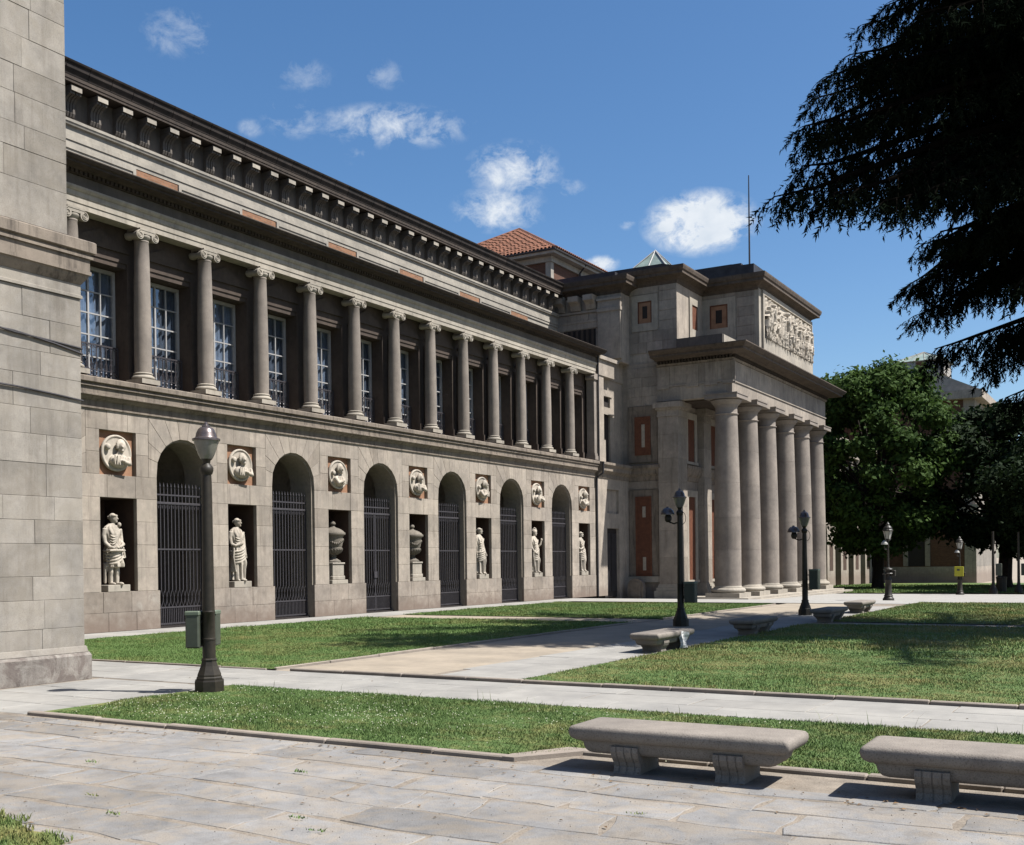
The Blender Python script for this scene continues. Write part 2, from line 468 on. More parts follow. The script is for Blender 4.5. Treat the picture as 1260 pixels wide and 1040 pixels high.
# ------------------------------------------------------------------ mesh builder
class MB:
    def __init__(self):
        self.v = []
        self.f = []
        self.m = []
        self.mi = 0

    def add(self, vs, fs):
        o = len(self.v)
        self.v.extend([tuple(map(float, q)) for q in vs])
        for f in fs:
            self.f.append(tuple(i + o for i in f))
            self.m.append(self.mi)
        return self

    def box(self, x0, x1, y0, y1, z0, z1):
        x0, x1 = min(x0, x1), max(x0, x1)
        y0, y1 = min(y0, y1), max(y0, y1)
        z0, z1 = min(z0, z1), max(z0, z1)
        vs = [(x0, y0, z0), (x1, y0, z0), (x1, y1, z0), (x0, y1, z0), (x0, y0, z1), (x1, y0, z1), (x1, y1, z1), (x0, y1, z1)]
        return self.add(vs, [(0, 3, 2, 1), (4, 5, 6, 7), (0, 1, 5, 4), (1, 2, 6, 5), (2, 3, 7, 6), (3, 0, 4, 7)])

    def cbox(self, x0, x1, y0, y1, z0, z1, c=.02):
        """box with chamfered edges"""
        lo = (x0, y0, z0)
        hi = (x1, y1, z1)
        vs = []
        idx = {}
        for ax in range(3):
            for sx in (0, 1):
                for sy in (0, 1):
                    for sz in (0, 1):
                        s = (sx, sy, sz)
                        p = []
                        for k in range(3):
                            base = hi[k] if s[k] else lo[k]
                            if k != ax:
                                base += -c if s[k] else c
                            p.append(base)
                        idx[(ax, s)] = len(vs)
                        vs.append(p)
        fs = []
        for ax in range(3):
            o = [k for k in range(3) if k != ax]
            for s in (0, 1):
                q = []
                for (a, b) in ((0, 0), (1, 0), (1, 1), (0, 1)):
                    t = [0, 0, 0]
                    t[ax] = s
                    t[o[0]] = a
                    t[o[1]] = b
                    q.append(idx[(ax, tuple(t))])
                fs.append(tuple(q))
        for ax in range(3):
            o = [k for k in range(3) if k != ax]
            for a in (0, 1):
                for b in (0, 1):
                    q = []
                    for (face, e) in ((o[0], 0), (o[0], 1), (o[1], 1), (o[1], 0)):
                        t = [0, 0, 0]
                        t[ax] = e
                        t[o[0]] = a
                        t[o[1]] = b
                        q.append(idx[(face, tuple(t))])
                    fs.append(tuple(q))
        for sx in (0, 1):
            for sy in (0, 1):
                for sz in (0, 1):
                    fs.append(tuple(idx[(ax, (sx, sy, sz))] for ax in range(3)))
        return self.add(vs, fs)

    def prism(self, prof, axis, a0, a1, caps=True):
        """extrude a closed 2D profile along an axis. axis 'y': prof=(x,z); 'x': (y,z); 'z': (x,y)"""
        n = len(prof)

        def mk(p, a):
            if axis == 'y':
                return (p[0], a, p[1])
            if axis == 'x':
                return (a, p[0], p[1])
            return (p[0], p[1], a)
        vs = [mk(p, a0) for p in prof] + [mk(p, a1) for p in prof]
        fs = [(i, (i + 1) % n, n + (i + 1) % n, n + i) for i in range(n)]
        if caps:
            fs += [tuple(range(n - 1, -1, -1)), tuple(range(n, 2 * n))]
        return self.add(vs, fs)

    def lathe(self, prof, n=24, c=(0, 0, 0), axis='z', caps=True, phase=0.0):
        vs = []
        for (r, h) in prof:
            for k in range(n):
                t = 2 * math.pi * k / n + phase
                a, b = r * math.cos(t), r * math.sin(t)
                if axis == 'z':
                    vs.append((c[0] + a, c[1] + b, c[2] + h))
                elif axis == 'x':
                    vs.append((c[0] + h, c[1] + a, c[2] + b))
                else:
                    vs.append((c[0] + b, c[1] + h, c[2] + a))
        fs = []
        for j in range(len(prof) - 1):
            for k in range(n):
                k2 = (k + 1) % n
                fs.append((j * n + k, j * n + k2, (j + 1) * n + k2, (j + 1) * n + k))
        if caps:
            fs.append(tuple(range(n - 1, -1, -1)))
            fs.append(tuple(range((len(prof) - 1) * n, len(prof) * n)))
        return self.add(vs, fs)

    def tube(self, pts, radii, n=8, caps=True):
        pts = [Vector(p) for p in pts]
        if isinstance(radii, (int, float)):
            radii = [radii] * len(pts)
        vs = []
        prev = None
        for i, p in enumerate(pts):
            t = (pts[min(i + 1, len(pts) - 1)] - pts[max(i - 1, 0)]).normalized()
            if prev is None:
                a = t.orthogonal().normalized()
            else:
                a = (prev - t * prev.dot(t))
                a = a.normalized() if a.length > 1e-6 else t.orthogonal().normalized()
            prev = a
            b = t.cross(a)
            for k in range(n):
                an = 2 * math.pi * k / n
                vs.append(p + (a * math.cos(an) + b * math.sin(an)) * radii[i])
        fs = []
        for j in range(len(pts) - 1):
            for k in range(n):
                k2 = (k + 1) % n
                fs.append((j * n + k, j * n + k2, (j + 1) * n + k2, (j + 1) * n + k))
        if caps:
            fs.append(tuple(range(n - 1, -1, -1)))
            fs.append(tuple(range((len(pts) - 1) * n, len(pts) * n)))
        return self.add(vs, fs)

    def ell(self, c, r, nu=16, nv=10, rot=None):
        vs = []
        for j in range(nv + 1):
            ph = math.pi * j / nv
            for k in range(nu):
                th = 2 * math.pi * k / nu
                v = Vector((r[0] * math.sin(ph) * math.cos(th), r[1] * math.sin(ph) * math.sin(th), r[2] * math.cos(ph)))
                if rot is not None:
                    v = rot @ v
                vs.append((c[0] + v.x, c[1] + v.y, c[2] + v.z))
        fs = []
        for j in range(nv):
            for k in range(nu):
                k2 = (k + 1) % nu
                fs.append((j * nu + k, (j + 1) * nu + k, (j + 1) * nu + k2, j * nu + k2))
        return self.add(vs, fs)

    def poly_block(self, pts, x_front, depth, gap=.006, ch=.012):
        """a dressed stone: convex (y,z) outline, front face at x_front facing +x"""
        n = len(pts)
        P = [Vector(p) for p in pts]
        area = sum(P[i].x * P[(i + 1) % n].y - P[(i + 1) % n].x * P[i].y for i in range(n))
        if area < 0:
            P.reverse()

        def inset(d):
            out = []
            for i in range(n):
                a, b, c = P[i - 1], P[i], P[(i + 1) % n]
                e1 = (b - a).normalized()
                e2 = (c - b).normalized()
                n1 = Vector((-e1.y, e1.x))
                n2 = Vector((-e2.y, e2.x))
                k = 1 + n1.dot(n2)
                out.append(b + (n1 + n2) * (d / max(k, .2)))
            return out
        o = inset(gap)
        q = inset(gap + ch)
        vs = [(x_front, p.x, p.y) for p in q] + [(x_front - ch, p.x, p.y) for p in o] + [(x_front - depth, p.x, p.y) for p in o]
        fs = [tuple(range(n))]
        for i in range(n):
            j = (i + 1) % n
            fs.append((n + i, n + j, j, i))
            fs.append((2 * n + i, 2 * n + j, n + j, n + i))
        return self.add(vs, fs)

    def mesh(self, name, mats, smooth=False):
        me = bpy.data.meshes.new(name)
        me.from_pydata(self.v, [], self.f)
        if not isinstance(mats, (list, tuple)):
            mats = [mats]
        for mm in mats:
            me.materials.append(mm)
        if len(mats) > 1:
            me.polygons.foreach_set('material_index', self.m)
        if smooth:
            me.polygons.foreach_set('use_smooth', [True] * len(me.polygons))
        me.update()
        return me


WL = {}


def put(name, me, parent=None, at=None, kind=None, label=None, cat=None, group=None, rz=0.0, auto=None):
    o = bpy.data.objects.new(name, me)
    COL.objects.link(o)
    w = Vector(at) if at is not None else Vector((0, 0, 0))
    if parent is not None:
        o.parent = parent
        o.location = w - WL[parent.name]
    else:
        o.location = w
    o.rotation_euler = (0, 0, rz)
    WL[o.name] = w
    if kind:
        o['kind'] = kind
    if label:
        o['label'] = label
    if cat:
        o['category'] = cat
    if group:
        o['group'] = group
    return o


def obj(name, mb, mats, parent=None, smooth=False, **kw):
    return put(name, mb.mesh(name, mats, smooth), parent, **kw)


def thing(name, label, cat, loc=(0, 0, 0), group=None):
    return put(name, None, None, at=loc, label=label, cat=cat, group=group)


def sub(name, mb, mats, parent, smooth=False, loc=(0, 0, 0)):
    """child in its parent's own space"""
    me = mb if isinstance(mb, bpy.types.Mesh) else mb.mesh(name, mats, smooth)
    o = bpy.data.objects.new(name, me)
    COL.objects.link(o)
    o.parent = parent
    o.location = loc
    WL[o.name] = WL.get(parent.name, Vector((0, 0, 0))) + Vector(loc)
    return o


def copy_tree(o, parent=None):
    c = o.copy()
    COL.objects.link(c)
    c.parent = parent
    for ch in o.children:
        copy_tree(ch, c)
    return c


def shade_auto(me, ang=35):
    """smooth shading with hard edges kept sharp"""
    me.polygons.foreach_set('use_smooth', [True] * len(me.polygons))
    bm = bmesh.new()
    bm.from_mesh(me)
    lim = rad(ang)
    for e in bm.edges:
        if len(e.link_faces) == 2:
            e.smooth = e.calc_face_angle(3.2) < lim
    bm.to_mesh(me)
    bm.free()
    return me


def remeshed(mb, name, mat, voxel, smooth_it=2):
    me = mb.mesh(name + '_raw', mat)
    o = bpy.data.objects.new(name + '_raw', me)
    COL.objects.link(o)
    r = o.modifiers.new('r', 'REMESH')
    r.mode = 'VOXEL'
    r.voxel_size = voxel
    if smooth_it:
        s = o.modifiers.new('s', 'SMOOTH')
        s.iterations = smooth_it
        s.factor = .5
    dg = bpy.context.evaluated_depsgraph_get()
    new = bpy.data.meshes.new_from_object(o.evaluated_get(dg))
    bpy.data.objects.remove(o)
    bpy.data.meshes.remove(me)
    new.name = name
    if not new.materials:
        new.materials.append(mat)
    new.polygons.foreach_set('use_smooth', [True] * len(new.polygons))
    return new


def np_mesh(name, verts, faces, mat, smooth=False):
    """fast mesh from arrays; faces (n,k)"""
    me = bpy.data.meshes.new(name)
    nv, nf, k = len(verts), len(faces), faces.shape[1]
    me.vertices.add(nv)
    me.vertices.foreach_set('co', np.asarray(verts, np.float32).ravel())
    me.loops.add(nf * k)
    me.loops.foreach_set('vertex_index', np.asarray(faces, np.int32).ravel())
    me.polygons.add(nf)
    me.polygons.foreach_set('loop_start', np.arange(0, nf * k, k, dtype=np.int32))
    me.polygons.foreach_set('loop_total', np.full(nf, k, np.int32))
    if smooth:
        me.polygons.foreach_set('use_smooth', np.ones(nf, bool))
    me.update(calc_edges=True)
    me.materials.append(mat)
    return me

# ------------------------------------------------------------------ ground
XW = -24.375


def gz(y):
    """the ground is level to y=46, then falls gently towards the portico"""
    if y < 46:
        return 0.0
    if y < 54:
        t = (y - 46) / 8
        return -.28 * t * t * (3 - 2 * t)
    if y < 110:
        return -.28 - (y - 54) * .008
    return -.73


def sheet(name, x0, x1, y0, y1, off, mat, kind='structure', parent=None, step=2.0, x0f=None, x1f=None, label=None):
    n = max(1, int(math.ceil((y1 - y0) / step)))
    vs, fs = [], []
    for i in range(n + 1):
        y = y0 + (y1 - y0) * i / n
        a = x0f(y) if x0f else x0
        b = x1f(y) if x1f else x1
        vs += [(a, y, gz(y) + off), (b, y, gz(y) + off)]
        if i:
            k = 2 * i
            fs.append((k - 2, k - 1, k + 1, k))
    mb = MB().add(vs, fs)
    return obj(name, mb, mat, parent, kind=kind)


# one sheet to the horizon, well below the paving in front
mb = MB()
ys = [-1500, -200, -40, 0, 20, 40, 46, 48, 50, 52, 54, 60, 80, 110, 200, 500, 2500]
xs = [-2500, -300, -60, -20, 0, 20, 60, 300, 2500]
vs = [(x, y, gz(y) - .06) for y in ys for x in xs]
fs = [(j * len(xs) + i, j * len(xs) + i + 1, (j + 1) * len(xs) + i + 1, (j + 1) * len(xs) + i) for j in range(len(ys) - 1) for i in range(len(xs) - 1)]
obj('ground', mb.add(vs, fs), M['sand'], kind='structure')

# foreground pavement: a bed of grit with individual flagstones
pave = sheet('pavement', -24.0, 14.0, -6.0, 13.72, -.004, M['grit'], step=4)


def stone_quad(pts, top, th=.05, ch=.007, jit=.0):
    """flagstone from a 4+ point outline"""
    n = len(pts)
    c = Vector((sum(p[0] for p in pts) / n, sum(p[1] for p in pts) / n))
    mb = MB()
    tilt = (random.uniform(-.002, .002), random.uniform(-.002, .002))
    q = []
    for p in pts:
        d = (Vector(p) - c)
        q.append(c + d * (1 - ch / max(d.length, .1)))

    def zz(p):
        return top + tilt[0] * (p[0] - c.x) * 2 + tilt[1] * (p[1] - c.y) * 2
    vs = [(p.x, p.y, zz(p)) for p in q] + [(p[0], p[1], zz(p) - ch * .7) for p in pts] + [(p[0], p[1], top - th) for p in pts]
    fs = [tuple(range(n))]
    for i in range(n):
        j = (i + 1) % n
        fs += [(n + i, n + j, j, i), (2 * n + i, 2 * n + j, n + j, n + i)]
    return mb.add(vs, fs)


def warp(x, y, a):
    return (x + a * (.06 * math.sin(y * 2.3 + .6) + .05 * math.sin(x * .9 + y)), y + a * (.05 * math.sin(x * .83 + 1.0) + .02 * math.sin(x * 2.1 + y * 1.4)))


def lay_flags(parent, x0, x1, y0, y1, lx, ly, gap, mat, jx=.25, skip=None, rough=.02, z=0.0, name='flagstone', wa=0.0):
    y = y0
    rows = []
    while y < y1 - ly * .35:
        h = ly * random.uniform(.85, 1.2)
        if y + h > y1 - ly * .35:
            h = y1 - y
        rows.append((y, min(y + h, y1)))
        y += h
    for (ya, yb) in rows:
        x = x0 + random.uniform(-lx, 0)
        while x < x1:
            w = lx * random.uniform(1 - jx, 1 + jx * 1.4)
            xa, xb = max(x, x0), min(x + w, x1)
            x += w
            if xb - xa < .18:
                continue
            cx, cy = (xa + xb) / 2, (ya + yb) / 2
            if skip and skip(cx, cy):
                continue
            g = gap * .5
            pts = []
            corners = [(xa + g, ya + g), (xb - g, ya + g), (xb - g, yb - g), (xa + g, yb - g)]
            for i, (px, py) in enumerate(corners):
                nx_, ny_ = corners[(i + 1) % 4]
                pts.append((px + random.uniform(-rough, rough), py + random.uniform(-rough, rough)))
                for t in (.33, .67):
                    pts.append((px + (nx_ - px) * t + random.uniform(-rough, rough), py + (ny_ - py) * t + random.uniform(-rough, rough)))
            if wa:
                fade = min(1.0, max(0.0, (y1 - cy) / .5))
                pts = [warp(p[0], p[1], wa * fade) for p in pts]
            obj(name, stone_quad(pts, z + random.uniform(-.0015, .0025)), mat, parent)


lay_flags(pave, -14.3, 4.0, 4.2, 8.27, .92, .56, .032, M['flag'], jx=.45, rough=.038, wa=1.0)
lay_flags(pave, -14.4, -11.75, 8.35, 11.6, 1.0, .62, .02, M['pathstone'], rough=.006)
# cross path of smoother granite
path = sheet('path', -24.3, 14.0, 11.66, 13.70, .0, M['grit'], step=3)
lay_flags(path, -14.4, 7.0, 11.68, 13.68, 1.25, .67, .012, M['pathstone'], rough=.004, z=.004)
lay_flags(path, -19.0, -14.43, 11.68, 13.68, 1.25, .67, .012, M['pathstone'], rough=.004, z=.004)
# path along the building: earth with a strip of stone slabs
sheet('earth_path', -12.78, -8.14, 13.74, 62, -.012, M['sand'])
strip = sheet('stone_strip', -9.95, -8.14, 13.76, 46, -.008, M['grit'])
lay_flags(strip, -9.93, -8.16, 13.78, 41.0, .9, 1.25, .016, M['pathstone'], rough=.006, z=.002)
sheet('cross_earth_path', -22.38, -12.78, 28.5, 30.5, -.004, M['sand'])
sheet('cross_earth_path', -8.14, 16.0, 29.3, 30.5, -.004, M['sand'])
sheet('wall_pavement', -24.36, -22.4, 11.6, 53.5, .0, M['pathstone'])


def plazamat():
    m, nt, p = new_mat('plaza_paving')
    P = pos(nt)
    b = nt.nodes.new('ShaderNodeTexBrick')
    nt.links.new(P, b.inputs['Vector'])
    b.inputs['Scale'].default_value = 1.0
    b.inputs['Brick Width'].default_value = 1.1
    b.inputs['Row Height'].default_value = .7
    b.inputs['Mortar Size'].default_value = .015
    b.inputs['Color1'].default_value = (0.238, 0.229, 0.210, 1)
    b.inputs['Color2'].default_value = (0.257, 0.247, 0.229, 1)
    b.inputs['Mortar'].default_value = (0.188, 0.169, 0.141, 1)
    c = mixc(nt, .5, b.outputs['Color'], ramp(nt, nnode(nt, .8, 5, .7, P), [(.3, (.85, .85, .85)), (.7, (1.05, 1.05, 1.05))]), 'MULTIPLY')
    nt.links.new(c, p.inputs['Base Color'])
    p.inputs['Roughness'].default_value = .85
    return m


M['plaza'] = plazamat()
sheet('plaza', -24.3, 24.0, 43.2, 67.5, .006, M['plaza'])
for (x0, x1, y0, y1) in ((-22.38, -12.80, 13.76, 28.5), (-22.38, -12.80, 30.5, 41.8),
                         (-8.14, 18.0, 13.86, 29.3), (-8.0, 18.0, 30.5, 44.6), (-24.3, 20.0, 70.0, 112.0)):
    sheet('lawn', x0, x1, y0, y1, .018, M['soil'])
sheet('lawn', -11.62, 14.0, 8.98, 11.62, .02, M['soil'])
sheet('lawn', -11.62, -4.98, 8.44, 9.0, .02, M['soil'])

# kerbs, laid stone by stone
kerb = put('kerb', None, None, kind='structure')


def kerb_run(ax, a0, a1, fixed, w, top, ln=1.1, mat='kerb', parent=None):
    a = a0
    while a < a1 - .05:
        L_ = min(ln * random.uniform(.8, 1.25), a1 - a)
        mb = MB()
        j = random.uniform(-.008, .008)
        t = top + random.uniform(-.006, .006)
        if ax == 'x':
            mb.cbox(a + .004, a + L_ - .004, fixed + j, fixed + w + j, -.12, t, .012)
        else:
            z0 = gz(a)
            mb.cbox(fixed + j, fixed + w + j, a + .004, a + L_ - .004, z0 - .12, z0 + t, .012)
        obj('kerbstone', mb, M[mat], parent or kerb)
        a += L_


kerb_run('x', -11.66, -4.98, 8.31, .11, .038)
kerb_run('x', -4.55, 7, 8.86, .11, .038)
mbk = MB()
mbk.prism([(-5.02, 8.30), (-4.90, 8.30), (-4.50, 8.86), (-4.50, 9.0), (-4.72, 9.0), (-5.02, 8.46)], 'z', -.12, .036)
obj('kerbstone', mbk, M['kerb'], kerb)
kerb_run('x', -12.4, 9, 13.73, .09, .05)
kerb_run('y', 13.86, 28.4, -12.87, .07, .035, 1.6)
kerb_run('y', 30.6, 41.8, -12.87, .07, .035, 2.2)
kerb_run('x', -22.4, -12.9, 13.70, .05, .03, 2.0)


# grass: separate blades standing on the soil
def blades(name, regions, dens, hmin, hmax, width, mat, lean=.5, two=True, edge=None):
    V_, F_ = [], []
    tot = 0
    for (x0, x1, y0, y1) in regions:
        n = int((x1 - x0) * (y1 - y0) * dens)
        x = RNG.uniform(x0, x1, n)
        y = RNG.uniform(y0, y1, n)
        if edge is not None:
            k = edge(x, y)
            x, y = x[k], y[k]
            n = len(x)
        h = RNG.uniform(hmin, hmax, n) * (0.75 + .5 * RNG.random(n) ** 2)
        # clumpy height
        h *= 0.8 + .35 * np.sin(x * 2.1 + 1.3 * np.sin(y * 1.7)) * np.sin(y * 2.6 + x)
        th = RNG.uniform(0, 2 * np.pi, n)
        la = RNG.uniform(0, 2 * np.pi, n)
        ln = RNG.uniform(.1, lean, n) * h
        z0 = np.array([gz(t) for t in y]) + .015
        w = width * RNG.uniform(.7, 1.3, n)
        dx, dy = np.cos(th) * w, np.sin(th) * w
        mx, my = x + np.cos(la) * ln * .35, y + np.sin(la) * ln * .35
        tx, ty = x + np.cos(la) * ln, y + np.sin(la) * ln
        if two:
            v = np.stack([np.stack([x - dx, y - dy, z0], 1), np.stack([x + dx, y + dy, z0], 1),
                          np.stack([mx + dx * .7, my + dy * .7, z0 + h * .6], 1), np.stack([mx - dx * .7, my - dy * .7, z0 + h * .6], 1),
                          np.stack([tx, ty, z0 + h], 1)], 1).reshape(-1, 3)
            b = (np.arange(n) * 5)[:, None] + tot
            f = np.concatenate([b + np.array([0, 1, 2]), b + np.array([0, 2, 3]), b + np.array([3, 2, 4])], 0)
            tot += 5 * n
        else:
            v = np.stack([np.stack([x - dx, y - dy, z0], 1), np.stack([x + dx, y + dy, z0], 1), np.stack([tx, ty, z0 + h], 1)], 1).reshape(-1, 3)
            b = (np.arange(n) * 3)[:, None] + tot
            f = b + np.array([0, 1, 2])
            tot += 3 * n
        V_.append(v)
        F_.append(f)
    me = np_mesh(name, np.concatenate(V_), np.concatenate(F_), mat)
    return put(name, me, kind='stuff')


def near_edge(x, y):
    left = -11.55 + .18 * np.sin(y * 3.0)
    return (x > left) & ((y > 8.99) | (x < -4.95 - (y - 8.42) * -.75))


blades('grass', [(-11.7, 5.0, 8.45, 11.66)], 4300, .018, .044, .0052, M['grass_near'], .9, False, near_edge)
blades('grass', [(-22.4, -12.82, 13.72, 21.0)], 1700, .02, .048, .006, M['grass'], .8, False)
blades('grass', [(-22.4, -12.82, 21.0, 28.5), (-22.4, -12.82, 30.5, 41.8)], 700, .03, .07, .010, M['grass'], .8, False)
blades('grass', [(-8.16, 6.5, 13.86, 20.0)], 1500, .02, .045, .0064, M['grass_dry'], .8, False)
blades('grass', [(-8.16, 8, 20.0, 29.3), (-8.0, 8, 30.5, 44.6)], 560, .03, .07, .011, M['grass_dry'], .8, False)
blades('grass', [(-24, 6, 70, 100)], 60, .06, .14, .04, M['grass'], .8, False)
mb = MB()
pp_ = [(-9.5, 3.0), (-6.0, 3.0)] + [(-6.0 - .25 * k, 4.54 + .0625 * k + .05 * math.sin(k * 2.3)) for k in range(15)]
mb.prism(pp_, 'z', -.1, .012)
obj('lawn', mb, M['soil'], kind='structure')
blades('grass', [(-9.4, -5.95, 3.2, 5.7)], 3400, .02, .055, .005, M['grass_near'], .8, True,
       lambda x, y: y < 4.56 + .25 * (-6.0 - x) + .05 * np.sin(x * 9) + .04 * np.sin(x * 23))
# ragged taller stems along the far edge of the near lawn, tufts in the joints
blades('tall_grass_stems', [(-11.3, 4.5, 11.5, 11.68)], 30, .07, .20, .003, M['grass_dry'], .7)
tufts = []
for (tx, ty) in ((-7.0, 5.55), (-6.35, 5.2), (-5.1, 5.72), (-4.75, 5.5), (-8.2, 6.5), (-8.9, 5.9), (-9.6, 13.75), (-9.2, 13.8), (-8.75, 13.72), (-3.1, 6.9), (-6.2, 7.0)):
    tufts.append((tx - .07, tx + .07, ty - .02, ty + .02))
blades('grass_tufts', tufts, 4200, .012, .035, .005, M['grass'], 1.3)
# clover heads in the near lawn
mbc = MB()
n = 0
while n < 760:
    x, y = random.uniform(-11.4, -3.2), random.uniform(8.6, 11.5)
    dens = .5 + .5 * math.sin(x * 1.3 + 2) * math.sin(y * 2.2 + x * .6)
    if random.random() > dens * (1.0 if x < -7 else .45):
        continue
    z = random.uniform(.03, .058)
    s = random.uniform(.005, .009)
    mbc.add([(x - s, y, z), (x, y - s, z), (x + s, y, z), (x, y + s, z), (x, y, z + s), (x, y, z - s)],
            [(0, 1, 4), (1, 2, 4), (2, 3, 4), (3, 0, 4), (1, 0, 5), (2, 1, 5), (3, 2, 5), (0, 3, 5)])
    n += 1
obj('clover_flowers', mbc, M['clover'], kind='stuff')

cr_ = MB()
for k in range(2600):
    x, y = random.uniform(-11.5, 1.0), random.uniform(4.4, 8.25)
    if math.sin(x * 2.3 + y) * math.sin(y * 3.1 - x * .7) < -.1 and random.random() < .75:
        continue
    r_ = random.uniform(.002, .0065)
    a = random.uniform(0, 6.28)
    p_ = [(x + r_ * math.cos(a + t), y + r_ * math.sin(a + t) * .8, .002) for t in (0, 2.1, 4.2)]
    cr_.add(p_ + [(x, y, .002 + r_ * 1.1)], [(0, 1, 3), (1, 2, 3), (2, 0, 3)])
obj('loose_grit', cr_, M['grit'], kind='stuff')
lf_ = MB()
for k in range(190):
    if k % 3:
        x, y = random.uniform(-11.4, 1.0), 8.26 - abs(random.gauss(0, .35))
    else:
        x, y = random.uniform(-14, 1.5), random.uniform(4.5, 13.6)
    if 8.4 < y < 11.6 and x > -11.6:
        continue
    a = random.uniform(0, 6.28)
    r_ = random.uniform(.012, .028)
    ca, sa = math.cos(a) * r_, math.sin(a) * r_
    z_ = .008
    lf_.add([(x - ca, y - sa, z_), (x + sa * .5, y - ca * .5, z_ + .006), (x + ca, y + sa, z_ + .002), (x - sa * .5, y + ca * .5, z_ + .008)], [(0, 1, 2), (0, 2, 3)])
obj('fallen_leaves', lf_, M['dead_leaf'], kind='stuff')

# ------------------------------------------------------------------ gallery wing
BAY = 4.6835


def NC(i):
    return 20.30 + BAY * i


def AC(i):
    return 22.642 + BAY * i


SPR, RAD = 4.405, 1.015      # arch springing and radius
RIN = .955
wing = thing('gallery_wing', 'long grey granite museum wing with an arcade below and slender columns above', 'museum wing', (XW, 30.0, 0))


def spandrel(mb, yc, hw, r, zs, zt, x0, x1, n=22):
    """solid above an arch opening between x0 (back) and x1 (front)"""
    arc = [(yc + r * math.cos(math.pi * k / n), zs + r * math.sin(math.pi * k / n)) for k in range(n + 1)]
    top = []
    for k in range(n + 1):
        t = math.pi * k / n
        dy, dz = math.cos(t), math.sin(t)
        s = 1e9
        if abs(dy) > 1e-6:
            s = min(s, hw / abs(dy))
        if dz > 1e-6:
            s = min(s, (zt - zs) / dz)
        top.append((yc + dy * s, zs + dz * s))
    vs = []
    for X in (x1, x0):
        vs += [(X, a, b) for a, b in arc] + [(X, a, b) for a, b in top]
    m = n + 1
    fs = []
    for k in range(n):
        fs.append((k, m + k, m + k + 1, k + 1))
        fs.append((2 * m + k + 1, 3 * m + k + 1, 3 * m + k, 2 * m + k))
        fs.append((k, k + 1, 2 * m + k + 1, 2 * m + k))
    # corners of the rectangle
    for sy in (1, -1):
        c = [i for i in range(n) if (top[i][1] < zt - 1e-6) != (top[i + 1][1] < zt - 1e-6)]
    for i in c:
        cy = yc + (hw if top[i][0] > yc or top[i + 1][0] > yc else -hw)
        base = len(vs)
        vs += [(x1, cy, zt), (x0, cy, zt)]
        fs.append((m + i, base, m + i + 1))
        fs.append((3 * m + i + 1, base + 1, 3 * m + i))
    return mb.add(vs, fs)


core = MB()
DEP = 1.5
FX = XW - .09            # face of the masonry core behind the dressed stones
core.box(XW - 5, FX, 11.4, AC(-1) - RIN, 0, 6.0)
for i in range(-1, 6):
    yc = AC(i)
    spandrel(core, yc, 1.25, RIN, SPR, 6.0, XW - 1.0, FX)
    # jambs
    for s in (-1, 1):
        core.box(XW - 1.0, FX, yc + s * RIN, yc + s * 1.25, 0, SPR)
    # vaulted passage behind
    spandrel(core, yc, 1.7, 1.35, SPR - .2, 6.0, XW - 5, XW - 1.0)
    for s in (-1, 1):
        core.box(XW - 5, XW - 1.0, yc + s * 1.35, yc + s * 1.7, 0, SPR - .2)
for i in range(0, 7):
    yn = NC(i)
    a, b = AC(i - 1) + 1.25, (AC(i) - 1.25 if i < 6 else 50.0)
    core.box(XW - 1.4, FX, a, yn - .61, 0, 6.0)
    core.box(XW - 1.4, FX, yn + .61, b, 0, 6.0)
    core.box(XW - 1.4, FX, yn - .61, yn + .61, 0, 1.08)
    core.box(XW - 1.4, FX, yn - .61, yn + .61, 3.64, 4.25)
    core.box(XW - 1.4, XW - .15, yn - .61, yn + .61, 4.25, 5.45)
    core.box(XW - 1.4, FX, yn - .61, yn + .61, 5.45, 6.0)
obj('wall', core, M['mortar'], wing)
# niche linings
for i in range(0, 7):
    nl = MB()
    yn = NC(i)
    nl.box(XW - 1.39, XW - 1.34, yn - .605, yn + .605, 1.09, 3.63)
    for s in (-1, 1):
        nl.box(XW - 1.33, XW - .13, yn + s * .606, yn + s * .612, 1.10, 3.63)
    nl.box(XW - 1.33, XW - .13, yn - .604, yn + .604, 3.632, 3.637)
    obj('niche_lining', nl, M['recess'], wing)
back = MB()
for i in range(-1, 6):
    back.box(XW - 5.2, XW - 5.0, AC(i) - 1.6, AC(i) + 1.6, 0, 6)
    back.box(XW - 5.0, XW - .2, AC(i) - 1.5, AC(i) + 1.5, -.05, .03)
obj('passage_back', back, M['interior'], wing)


def ablock(pts, mat='ashlar', x=None, dep=.11):
    mb = MB().poly_block(pts, (XW if x is None else x) + random.uniform(-.003, .003), dep, .003, .005)
    obj('ashlar_block', mb, M[mat], wing)


def rect(y0, y1, z0, z1):
    return [(y0, z0), (y1, z0), (y1, z1), (y0, z1)]


